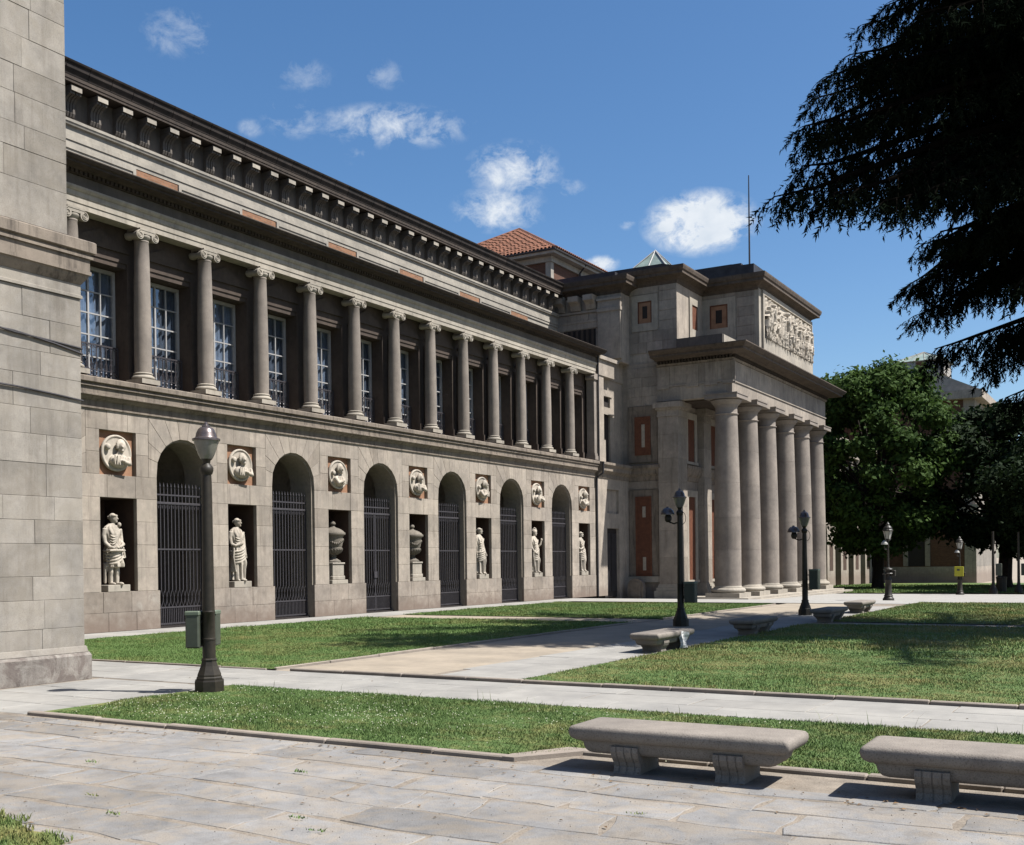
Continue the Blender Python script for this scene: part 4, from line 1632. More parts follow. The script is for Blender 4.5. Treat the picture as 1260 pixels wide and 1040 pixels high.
anta(-22.50, -21.40, 53.3, 54.6)
CYS = [54.1, 57.35, 60.6, 64.15, 67.5, 70.7]
BX = -21.68
for yy in CYS[1:5]:
    anta(BX - .2, -21.28, yy - .55, yy + .55, 'pilaster')
anta(-22.50, -21.40, 70.1, 71.4)
bw = MB().box(-22.6, BX, 54.6, 70.1, GZ, 10.1)
obj('porch_wall', bw, PM, pc)
mids = [(a + b) / 2 for a, b in zip(CYS[:-1], CYS[1:])]
for n_, yy in enumerate(mids):
    if n_ == 2:
        mb = MB().box(BX - .02, BX + .06, yy - 1.0, yy + 1.0, GZ + .2, 4.9)
        obj('entrance_door', mb, M['shutter'], pc)
        continue
    for (z0, z1) in ((7.33, 9.3), (1.0, 5.15)):
        sr = MB()
        sr.box(BX, BX + .10, yy - .85, yy - .5, z0 - .3, z1 + .35)
        sr.box(BX, BX + .10, yy + .5, yy + .85, z0 - .3, z1 + .35)
        sr.box(BX, BX + .10, yy - .5, yy + .5, z1, z1 + .35)
        sr.box(BX, BX + .14, yy - .9, yy + .9, z0 - .45, z0 - .3)
        w_ = obj('window_surround', sr, M['white_stone'], pc)
        sub('shutter', MB().box(BX, BX + .05, yy - .5, yy + .5, z0 - .3, z1), M['shutter'], w_)
mb = MB().prism([(BX, 5.98), (BX + .05, 6.0), (BX + .10, 6.2), (BX + .22, 6.34), (BX + .32, 6.64), (BX + .32, 6.78), (BX, 6.85)], 'y', 54.6, 70.1)
obj('porch_string_course', mb, M['ledge'], pc)
# floor of the porch
mb = MB()
mb.box(-22.5, -17.55, 52.75, 72.0, GZ - .1, GZ + .13)
obj('podium', mb, M['white_stone'], pc)
mb = MB().box(-17.55, -17.15, 51.9, 72.6, GZ - .1, GZ + .035)
mb.box(-22.5, -17.55, 51.9, 52.74, GZ - .1, GZ + .035)
obj('step', mb, M['white_stone'], pc)
# columns, smooth shaft with a light swelling
R0, R1 = .675, .555
pr = []
for k in range(15):
    t = k / 14
    r_ = R0 + (R1 - R0) * (max(0, t - .28) / .72) ** 1.5
    pr.append((r_, 8.72 * t))
pr2 = pr + [(R1, 8.76), (R1 + .05, 8.79), (R1 + .055, 8.83), (R1 + .01, 8.86), (R1, 8.9), (R1, 9.16)]
def r_at(h):
    for (a_, b_) in zip(pr[:-1], pr[1:]):
        if a_[1] <= h <= b_[1] + 1e-6:
            return a_[0] + (b_[0] - a_[0]) * (h - a_[1]) / (b_[1] - a_[1])
    return R1


drums = []
cuts_ = [0, 1.9, 3.55, 5.3, 7.1, 8.72]
for a_, b_ in zip(cuts_[:-1], cuts_[1:]):
    hs_ = np.linspace(a_ + .004, b_ - .004, 7)
    pf_ = [(r_at(a_) - .01, a_ + .0005)] + [(r_at(h), h) for h in hs_] + [(r_at(b_) - .01, b_ - .0005)]
    if b_ > 8.7:
        pf_ = pf_[:-1] + [p for p in pr2 if p[1] > 8.72]
    drums.append(shade_auto(MB().lathe(pf_, 44).mesh('drum', M['column']), 35))
b = MB()
b.box(-.90, .90, -.90, .90, -.56, -.31)
bp = [(.80, -.31)]
for k in range(9):
    t = -math.pi / 2 + math.pi * k / 8
    bp.append((.76 + .13 * math.cos(t), -.19 + .12 * math.sin(t)))
bp += [(.76, -.06), (.74, -.055), (.74, -.02), (.69, .0), (.675, .05)]
b.lathe(bp, 40, caps=False)
pbase = shade_auto(b.mesh('base', M['white_stone']), 40)
b = MB()
b.lathe([(R1, 9.16), (R1 + .03, 9.18), (R1 + .03, 9.22), (R1 + .05, 9.235), (R1 + .05, 9.27), (R1 + .10, 9.30), (R1 + .20, 9.42), (R1 + .24, 9.50), (R1 + .2, 9.56)], 40)
b.box(-.86, .86, -.86, .86, 9.56, 9.76)
b.box(-.89, .89, -.89, .89, 9.76, 9.82)
pcap = shade_auto(b.mesh('capital', M['column']), 40)
COLX = -19.05
for yy in CYS:
    o_ = put('column', None, pc, at=(COLX, yy, .38))
    for dm in drums:
        d__ = sub('drum', dm, None, o_)
        d__.rotation_euler.z = random.uniform(0, 6)
    sub('base', pbase, None, o_)
    s_ = sub('capital', pcap, None, o_)
    s_.scale = (1, 1, 1.0)
# entablature
EFX, ENY, ESY = -18.5, 53.45, 71.4


def ring(prof, mat, name, parent=pc, fx=EFX, ny=ENY, sy=ESY, xb=-22.6):
    """profile (out, z) round the north, west and south sides"""
    vs, fs = [], []
    n = len(prof)
    for (o_, z) in prof:
        vs += [(xb, ny - o_, z), (fx + o_, ny - o_, z), (fx + o_, sy + o_, z), (xb, sy + o_, z)]
    for i in range(n):
        j = (i + 1) % n
        for k in range(3):
            fs.append((4 * i + k, 4 * i + k + 1, 4 * j + k + 1, 4 * j + k))
    for k in (0, 3):
        fs.append(tuple(4 * i + k for i in range(n)))
    return obj(name, MB().add(vs, fs), mat, parent)


ring([(-1.1, 10.065), (-.012, 10.065), (-.012, 10.78), (-1.1, 10.78)], M['mortar'], 'architrave_core')
for (za, zb, edges, nm_) in ((10.06, 10.779, [ENY] + CYS[1:5] + [ESY], 'architrave_stone'), (10.864, 11.858, [ENY, 55.6, 57.9, 60.1, 62.4, 64.6, 66.8, 69.1, ESY], 'frieze_stone')):
    for a_, b_ in zip(edges[:-1], edges[1:]):
        obj(nm_, MB().cbox(EFX - .3, EFX, a_ + .004, b_ - .004, za, zb, .006), M['ashlar'], pc)
    xe = [-22.6, -21.3, -20.1, EFX - .305] if za < 10.5 else [-22.6, -21.6, -20.5, -19.5, EFX - .305]
    for a_, b_ in zip(xe[:-1], xe[1:]):
        obj(nm_, MB().cbox(a_ + .004, b_ - .004, ENY, ENY + .3, za, zb, .006), M['ashlar'], pc)
ring([(-1.1, 10.782), (.05, 10.782), (.05, 10.86), (-1.1, 10.86)], M['ashlar'], 'taenia')
ring([(-1.1, 10.862), (-.012, 10.862), (-.012, 11.86), (-1.1, 11.86)], M['mortar'], 'frieze_core')
ring([(-1.1, 11.862), (.06, 11.862), (.08, 11.93), (.12, 11.97), (-1.1, 12.0)], M['ledge'], 'bed_moulding')
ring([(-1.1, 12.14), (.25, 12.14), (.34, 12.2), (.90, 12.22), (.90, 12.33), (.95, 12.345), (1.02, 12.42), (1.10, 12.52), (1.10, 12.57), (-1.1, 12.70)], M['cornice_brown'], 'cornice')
dn = MB()
y = ENY
while y < ESY:
    dn.box(EFX - .1, EFX + .2, y, y + .1, 12.0, 12.14)
    y += .17
x = -22.5
while x < EFX:
    dn.box(x, x + .1, ENY - .2, ENY + .1, 12.0, 12.14)
    x += .17
d_ = obj('dentils', dn, M['ledge_dark'], pc)
d_['kind'] = 'stuff'
# triglyph-like joints on the north frieze, regulae below
for xx in (-22.2, -20.6, -19.6, -18.65):
    tg = MB()
    tg.box(xx - .32, xx + .32, ENY - .035, ENY + .02, 10.865, 11.85)
    tg.box(xx - .34, xx + .34, ENY - .06, ENY + .02, 10.68, 10.778)
    obj('frieze_block', tg, M['ashlar'], pc)
obj('porch_ceiling', MB().box(-22.6, -19.3, 54.0, 70.9, 10.0, 10.3), M['loggia'], pc)
obj('architrave_return', MB().box(-22.6, -21.25, 53.5, 54.6, 9.99, 10.055), M['ashlar'], pc)

# storeys above the cornice
at = MB()
at.box(-45, -24.2, 52.62, 71.0, 12.2, 15.88)
at.box(-45, -21.5, 53.65, 71.4, 12.2, 16.25)
at.box(-30, -18.55, 57.35, 67.5, 12.2, 16.25)
obj('attic_wall', at, M['ashlar'], pc)
# front slab with the relief
fs_ = MB()
fs_.box(-18.55, -18.32, 57.35, 67.45, 12.6, 16.25)
fs_.box(-18.32, -18.20, 57.75, 67.45, 12.6, 13.68)
fs_.box(-18.32, -18.20, 57.75, 57.98, 13.68, 16.0)
fs_.box(-18.32, -18.20, 67.30, 67.45, 13.68, 16.0)
fs_.box(-18.32, -18.20, 57.75, 67.45, 16.0, 16.25)
obj('relief_frame', fs_, M['white_stone'], pc)


def relief_mesh():
    """crowd of standing figures in high relief"""
    nu, nv = 320, 100
    y0, y1, z0, z1 = 57.98, 67.30, 13.68, 16.0
    u = np.linspace(y0, y1, nu)
    v = np.linspace(z0, z1, nv)
    U_, V__ = np.meshgrid(u, v, indexing='ij')
    H = np.zeros_like(U_)
    r = np.random.default_rng(5)

    def bump_(cy, cz, a, b, h, ang=0.0):
        du, dv = U_ - cy, V__ - cz
        p_ = du * math.cos(ang) + dv * math.sin(ang)
        q_ = -du * math.sin(ang) + dv * math.cos(ang)
        d = 1 - (p_ / a) ** 2 - (q_ / b) ** 2
        return np.sqrt(np.maximum(d, 0)) * h
    def limb(ya, za, yb, zb, w, h):
        L2 = (yb - ya) ** 2 + (zb - za) ** 2
        t = np.clip(((U_ - ya) * (yb - ya) + (V__ - za) * (zb - za)) / L2, 0, 1)
        d = np.hypot(U_ - ya - t * (yb - ya), V__ - za - t * (zb - za)) / (w * (1 - .3 * t))
        return np.maximum(1 - d ** 2, 0) ** .4 * h
    x = y0 + .12
    k_ = 0
    while x < y1 - .1:
        hh = r.uniform(1.65, 2.15) if k_ % 3 else r.uniform(.9, 1.35)
        top = z0 + hh
        dep = r.uniform(.16, .42)
        ln = r.uniform(-.22, .22)
        hip = (x + ln * .2, z0 + hh * .5)
        sh = (x + ln * .8, top - hh * .17)
        H = np.maximum(H, bump_(x + ln, top - hh * .075, hh * .052, hh * .075, dep * 1.05))
        H = np.maximum(H, limb(hip[0], hip[1], sh[0], sh[1], .13, dep))
        for s in (-1, 1):
            kn = (hip[0] + s * r.uniform(.04, .2), z0 + hh * .27)
            H = np.maximum(H, limb(hip[0] + s * .05, hip[1], kn[0], kn[1], .085, dep * r.uniform(.7, 1)))
            H = np.maximum(H, limb(kn[0], kn[1], kn[0] + r.uniform(-.1, .1), z0 + .02, .065, dep * r.uniform(.6, .9)))
            el = (sh[0] + s * r.uniform(.14, .26), sh[1] - r.uniform(-.1, .3))
            H = np.maximum(H, limb(sh[0] + s * .08, sh[1], el[0], el[1], .06, dep * .95))
            H = np.maximum(H, limb(el[0], el[1], el[0] + r.uniform(-.25, .25), el[1] + r.uniform(-.15, .35), .05, dep * .95))
        if r.random() < .45:
            H = np.maximum(H, limb(x + .15, z0 + .1, x + r.uniform(-.2, .3), z1 - .12, .025, dep * .5))
        if r.random() < .4:
            H = np.maximum(H, bump_(x + .2, z0 + r.uniform(.2, 1.0), r.uniform(.1, .2), r.uniform(.12, .22), dep * .6))
        x += r.uniform(.24, .38)
        k_ += 1
    folds = .018 * np.sin(U_ * 60 + 6 * np.sin(V__ * 5)) * (H > .03)
    H = H + folds
    X_ = -18.31 + H
    verts = np.stack([X_, U_, V__], -1).reshape(-1, 3)
    i, j = np.meshgrid(np.arange(nu - 1), np.arange(nv - 1), indexing='ij')
    a = (i * nv + j).ravel()
    f = np.stack([a, a + nv, a + nv + 1, a + 1], 1)
    return np_mesh('relief', verts, f, M['marble'], True)


put('relief', relief_mesh(), pc)
# windows of the attic
def attic_window(face, c, z0, z1, w, fw, fz0, fz1, plane):
    a = MB()
    d = .07
    if face == 'N':
        a.box(c - fw, c - w, plane - d, plane + .02, fz0, fz1)
        a.box(c + w, c + fw, plane - d, plane + .02, fz0, fz1)
        a.box(c - w, c + w, plane - d, plane + .02, fz0, z0)
        a.box(c - w, c + w, plane - d, plane + .02, z1, fz1)
        o_ = obj('window_surround', a, M['white_stone'], pc)
        f = MB()
        f.box(c - w, c + w, plane - .03, plane + .02, z0, z1)
        s = sub('shutter', f, M['terracotta'], o_)
        sub_ = MB()
        sub_.box(c - w * .35, c + w * .35, plane - .035, plane + .0, z0 + (z1 - z0) * .22, z1 - (z1 - z0) * .22)
        m2 = sub_.mesh('dark_opening', M['interior'])
        q = bpy.data.objects.new('dark_opening', m2)
        COL.objects.link(q)
        q.parent = o_
        f2 = MB()
        for (p, q2) in ((c - w, c - w + .07), (c + w - .07, c + w)):
            f2.box(p, q2, plane - .05, plane, z0, z1)
        f2.box(c - w + .07, c + w - .07, plane - .05, plane, z1 - .07, z1)
        sub('frame', f2, M['shutter'], o_)
    else:
        a.box(plane - .02, plane + d, c - fw, c - w, fz0, fz1)
        a.box(plane - .02, plane + d, c + w, c + fw, fz0, fz1)
        a.box(plane - .02, plane + d, c - w, c + w, fz0, z0)
        a.box(plane - .02, plane + d, c - w, c + w, z1, fz1)
        o_ = obj('window_surround', a, M['white_stone'], pc)
        sub('shutter', MB().box(plane - .02, plane + .02, c - w, c + w, z0, z1), M['shutter'], o_)


attic_window('N', -23.30, 14.29, 15.45, .40, .74, 13.88, 15.80, 53.65)
attic_window('N', -20.55, 14.35, 15.63, .51, .95, 13.4, 15.98, 57.35)
attic_window('W', 56.05, 14.15, 15.45, .40, .75, 13.6, 15.8, -21.5)
# horizontal ashlar joints of the attic
for (x0, x1, yf) in ((-22.5, -21.5, 53.65), (-19.55, -18.56, 57.35)):
    z = 13.3
    while z < 16.1:
        h = .52
        mb = MB()
        mb.cbox(x0, x1 - .004, yf - .03, yf + .1, z + .006, min(z + h, 16.2) - .006, .012)
        obj('ashlar_block', mb, M['ashlar'], pc)
        z += h
mb = MB()
mb.box(-45, -25.5, 52.54, 52.64, 14.50, 14.62)
mb.box(-45, -25.5, 52.50, 52.64, 15.00, 15.12)
mb.box(-25.5, -24.2, 52.46, 52.64, 12.4, 15.5)
mb.box(-25.54, -24.16, 52.40, 52.64, 14.92, 15.10)
mb.box(-45, -25.5, 52.57, 52.64, 14.18, 14.50)
mb.box(-25.54, -24.16, 52.38, 52.64, 15.5, 15.62)
obj('attic_mouldings', mb, M['ashlar'], pc)
lv = MB().box(-27.6, -25.7, 52.59, 52.66, 12.6, 14.14)
lo = obj('louvre_window', lv, M['interior'], pc)
sl = MB().box(-.07, .07, -.04, .04, 0, 1.5).mesh('slat', M['loggia'])
for k in range(6):
    sub('slat', sl, None, lo, loc=(-27.4 + .31 * k, 52.57, 12.62))
bk2 = MB()
bk2.prism([(52.65, 15.12), (52.45, 15.16), (52.38, 15.40), (52.25, 15.52), (52.06, 15.58), (52.06, 15.86), (52.65, 15.86)], 'x', -.28, .28)
bk2_me = bk2.mesh('bracket', M['ashlar'])
for xx in (-27.75, -26.8, -25.9):
    put('bracket', bk2_me, pc, at=(xx, 0, 0))


def attic_cornice(fx, ny, sy, xb, zt=0.0, name='attic_cornice'):
    ring([(a_, b_ + zt) for (a_, b_) in [(-.6, 16.20), (.04, 16.20), (.06, 16.32), (.14, 16.42), (.34, 16.52), (.52, 16.56), (.52, 16.70), (.58, 16.75), (.62, 16.9), (.62, 16.98), (-.6, 17.12)]], M['cornice_brown'], name, pc, fx, ny, sy, xb)


attic_cornice(-24.2, 52.62, 71.3, -45, -.36)
attic_cornice(-21.5, 53.65, 71.4, -24.7)
attic_cornice(-18.4, 57.35, 67.45, -21.9)
lr = MB()
lr.prism([(-45, 16.7), (-24.6, 16.7), (-24.6, 17.02), (-45, 17.02)], 'y', 52.75, 71.0)
lr.prism([(-45, 17.0), (-22.0, 17.0), (-22.0, 17.35), (-22.6, 17.5), (-45, 17.6)], 'y', 54.3, 71.0)
lr.box(-30, -18.5, 57.1, 67.7, 17.0, 17.55)
lr.box(-30, -19.3, 57.4, 67.4, 17.55, 17.75)
lr.box(-30, -20.0, 57.9, 67.0, 17.75, 17.9)
obj('lead_roof', lr, M['lead'], pc)
pp = MB()
pp.box(-21.5, -19.0, 53.5, 57.3, 12.55, 13.25)
obj('parapet_block', pp, M['frieze'], pc)
pp = MB()
pp.box(-19.0, -18.96, 53.6, 57.25, 12.6, 13.22)
obj('parapet_lit_end', pp, M['white_stone'], pc)  # sunlight on the west end painted as a paler slab
fp = MB().tube([(-19.35, 59, 17.5), (-19.35, 59, 20.5), (-19.35, 59, 22.95)], [.055, .045, .03], 8)
fo = obj('flagpole', fp, M['pole'])
fo['label'] = 'bare thin flagpole on the roof above the porch'
fo['category'] = 'flagpole'
def nblock(x0, x1, z0, z1, yf, mat='ashlar'):
    obj('ashlar_block', MB().cbox(x0 + .003, x1 - .003, yf - .035 + random.uniform(-.003, .003), yf + .05, z0 + .003, z1 - .003, .007), M[mat], pc)


def ncourses(x0, x1, z0, z1, yf, h, ln):
    n_ = max(1, round((z1 - z0) / h))
    for j_ in range(n_):
        a_, b_ = z0 + (z1 - z0) * j_ / n_, z0 + (z1 - z0) * (j_ + 1) / n_
        x_ = x0
        k_ = 0
        while x_ < x1 - .02:
            w_ = ln * random.uniform(.8, 1.2) * (.5 if (j_ % 2 and k_ == 0) else 1)
            if x1 - x_ - w_ < .3 * ln:
                w_ = x1 - x_
            nblock(x_, min(x_ + w_, x1), a_, b_, yf)
            x_ += w_
            k_ += 1


ncourses(-24.36, -22.5, 9.93, 11.95, 53.6, .5, .95)
ncourses(-24.36, -22.5, 5.52, 5.97, 53.6, .45, .95)
ncourses(-24.36, -22.5, GZ, .60, 53.6, .45, .95)
ncourses(-24.20, -21.5, 12.72, 13.86, 53.65, .55, .95)
ncourses(-24.20, -22.52, 15.82, 16.2, 53.65, .38, .9)
ncourses(-21.45, -19.6, 15.99, 16.2, 57.35, .2, .9)
ncourses(-28.5, -25.52, 14.63, 14.99, 52.62, .36, 1.2)
# free ashlar courses on the shaded north wall of the block
for j in range(len(zc) - 1):
    if zc[j] > 9.9:
        break

# rounded stone at the foot of the wall
st = MB()
pts = [(-24.02, GZ), (-23.12, GZ), (-23.12, .35)]
for k in range(9):
    t = math.pi * k / 8
    pts.append((-23.57 + .45 * math.cos(t), .42 + .42 * math.sin(t)))
pts.append((-24.02, .35))
st.prism([(p[0], p[1]) for p in pts], 'y', 52.6, 52.9)
pts2 = [(-23.86, GZ + .2), (-23.28, GZ + .2)] + [(-23.57 + .29 * math.cos(math.pi * k / 8), .40 + .28 * math.sin(math.pi * k / 8)) for k in range(9)]
st.prism(pts2, 'y', 52.56, 52.6)
so = obj('guard_stone', st, M['ledge'])
so['label'] = 'round-topped stone slab at the foot of the shaded wall by the porch'
so['category'] = 'stone slab'

# ------------------------------------------------------------------ tiled tower behind the roof
tw = thing('roof_tower', 'brick tower with a red tiled hip roof rising behind the wing', 'tower', (-38, 66, 15))
b = MB().box(-43.3, -32.7, 60.6, 71.2, 14, 20.95)
obj('wall', b, M['brick_dark'], tw)
b = MB()
for (x0, x1) in ((-33.0, -32.62),):
    b.box(x0, x1, 60.52, 60.9, 14, 20.9)
b.box(-32.7, -32.6, 63.6, 64.9, 18.6, 20.2)
b.box(-43.4, -32.55, 60.45, 60.6, 20.55, 20.9)
b.box(-32.7, -32.55, 60.6, 71.2, 20.55, 20.9)
obj('corner_stones', b, M['attic_stone'], tw)
b = MB().box(-43.9, -32.1, 60.0, 71.8, 20.92, 21.12)
obj('eaves', b, M['attic_stone'], tw)
gt = MB().tube([(-44, 59.95, 21.15), (-32.02, 59.95, 21.15), (-32.02, 71.9, 21.15)], .07, 6)
gt.tube([(-32.05, 64.3, 21.1), (-32.5, 64.3, 20.6), (-32.5, 64.3, 16)], .06, 6)
obj('gutter', gt, M['lead'], tw)
apex = Vector((-38.0, 66.0, 24.75))
cs = [(-44, 60), (-32, 60), (-32, 72), (-44, 72)]
b = MB()
ez = 21.16
for k in range(4):
    a_, c_ = cs[k], cs[(k + 1) % 4]
    b.add([(*a_, ez), (*c_, ez), tuple(apex)], [(0, 1, 2)])
    # rows of half-round tiles running up the slope
    A, B_ = Vector((*a_, ez)), Vector((*c_, ez))
    mid = (A + B_) / 2
    up = (apex - mid)
    nrm = (B_ - A).cross(up).normalized()
    if nrm.z < 0:
        nrm = -nrm
    nrow = 44
    for q in range(nrow):
        t = (q + .5) / nrow
        s = 1 - abs(2 * t - 1)
        p0 = A.lerp(B_, t)
        nseg = max(1, int(14 * s))
        for g in range(nseg):
            f0, f1 = s * g / nseg, s * (g + 1) / nseg
            u0 = p0 + up * f0 + nrm * .07
            u1 = p0 + up * f1 + nrm * .035
            b.tube([u0, u1], [.115, .095], 5, caps=False)
for k in range(4):
    b.tube([Vector((*cs[k], ez + .05)), apex + Vector((0, 0, .05))], .13, 6)
o_ = obj('roof', b, M['rooftile'], tw)
# glass lantern behind the central block
gl = thing('roof_lantern', 'small pointed glass roof light behind the central block', 'skylight', (-31.7, 75, 17))
b = MB().box(-32.9, -30.5, 73.8, 76.2, 16, 22.9)
obj('wall', b, M['zinc'], gl)
b = MB().add([(-33.1, 73.6, 22.9), (-30.3, 73.6, 22.9), (-30.3, 76.4, 22.9), (-33.1, 76.4, 22.9), (-31.7, 75, 24.5)], [(0, 1, 4), (1, 2, 4), (2, 3, 4), (3, 0, 4)])
obj('glass_pyramid', b, M['copper'], gl)
b = MB()
for p in ((-33.1, 73.6), (-30.3, 73.6), (-30.3, 76.4), (-33.1, 76.4), (-31.7, 73.6), (-30.3, 75)):
    b.tube([(p[0], p[1], 22.95), (-31.7, 75, 24.55)], .05, 5)
obj('glazing_bar', b, M['frame_white'], gl)

# ------------------------------------------------------------------ south wing and pavilion, far beyond the porch
sw = thing('far_wing', 'far museum wing in sunlight seen between the porch and the tree', 'museum wing', (XW, 90, -.5))
b = MB()
SB = 4.6835
b.box(XW - 6, XW - .6, 71.4, 113, -1, 12)
yy = 72.2
ars = []
while yy < 112:
    ars.append(yy + 2.34)
    yy += SB
prev = 71.4
for ya in ars:
    b.box(XW - .6, XW, prev, ya - 1.0, -1, 6)
    spandrel(b, ya, 1.0, 1.0, 3.9, 6.0, XW - .6, XW)
    prev = ya + 1.0
b.box(XW - .6, XW, prev, 113, -1, 6)
b.box(XW - .6, XW + .3, 71.4, 113, 6.0, 6.7)
b.box(XW - .6, XW + .1, 71.4, 113, 11, 12)
b.box(XW - .6, XW + .6, 71.4, 113, 12, 12.35)
b.box(XW - 6, XA, 71.4, 113, 12, 16)
b.box(XW - 6, XW - 2.7, 71.4, 113, 16, 16.5)
obj('wall', b, M['ashlar'], sw)
for ya in ars:
    obj('arch_opening', MB().box(XW - .58, XW - .55, ya - 1, ya + 1, -.8, 4.95), M['interior'], sw)
    nm = MB().box(XW - .02, XW + .008, ya + 1.74, ya + 2.94, .7, 3.2)
    obj('niche', nm, M['recess'], sw)
fcol = MB().lathe([(.24, 6.7), (.24, 8.5), (.2, 10.7), (.3, 11.0)], 12).mesh('column', M['column'])
for k in range(17):
    put('column', fcol, sw, at=(XW - .15, 73.0 + 2.34 * k, 0))
b = MB().prism([(XW - 2.6, 16.5), (XW - 10, 19.5), (XW - 17, 16.5)], 'y', 71.4, 113)
obj('roof', b, M['zinc'], sw)

sp = thing('far_pavilion', 'brick and granite end pavilion in shade behind the dark tree', 'building', (-22, 113, -1))
SX = -15.1
b = MB()
b.box(-40, SX, 113, 128, -2, 17.6)
obj('wall', b, M['brick_dark'], sp)
b = MB()
b.box(-40, SX + .06, 112.92, 113.05, -2, .85)
b.box(SX - .05, SX + .06, 113.05, 128, -2, .85)
b.box(SX - 1.0, SX + .05, 112.94, 113.05, .85, 17)
b.box(-40, SX + .3, 112.7, 113.1, 6.0, 6.8)
b.box(-40, SX + .8, 112.2, 128.8, 16.9, 17.7)
obj('granite_dressing', b, M['ashlar'], sp)
b = MB().box(SX - .04, SX + .05, 113.06, 128, .86, 16.9)
obj('lit_wall', b, M['pav_ashlar'], sp)
for xc_ in (-20.5, -26.5, -32.5):
    b = MB()
    b.box(xc_ - 1.25, xc_ - .8, 112.86, 113, .9, 4.4)
    b.box(xc_ + .8, xc_ + 1.25, 112.86, 113, .9, 4.4)
    b.box(xc_ - 1.25, xc_ + 1.25, 112.86, 113, 3.95, 4.4)
    w_ = obj('window_surround', b, M['ashlar'], sp)
    sub('dark_opening', MB().box(xc_ - .8, xc_ + .8, 112.95, 113.02, .9, 3.95), M['interior'], w_)
b = MB()
b.prism([(-40, 17.7), (SX + .6, 17.7), (-19.0, 19.9), (-36, 19.9)], 'y', 112.6, 128)
obj('roof', b, M['zinc'], sp)
b = MB().box(-22.4, -17.9, 113.6, 118, 19.7, 21.1)
mo = obj('monitor', b, M['zinc'], sp)
wp = MB().box(-.42, .42, -.03, .03, 0, 1.0)
for k in range(5):
    sub('pane', MB().box(-22.2 + .86 * k, -21.45 + .86 * k, 113.55, 113.62, 20.05, 21.0), M['curtain' if k not in (2,) else 'brick_dark'], mo)
b = MB().add([(-22.7, 113.3, 21.1), (-17.6, 113.3, 21.1), (-17.6, 118.3, 21.1), (-22.7, 118.3, 21.1), (-20.15, 115.8, 22.3)], [(0, 1, 4), (1, 2, 4), (2, 3, 4), (3, 0, 4), (3, 2, 1, 0)])
ro = obj('skylight_roof', b, M['copper'], sp)
b = MB()
for t in (0, .2, .4, .6, .8, 1):
    b.tube([(-22.7 + 5.1 * t, 113.3, 21.12), (-20.15, 115.8, 22.33)], .04, 4)
sub('glazing_bar', b, M['zinc'], ro)

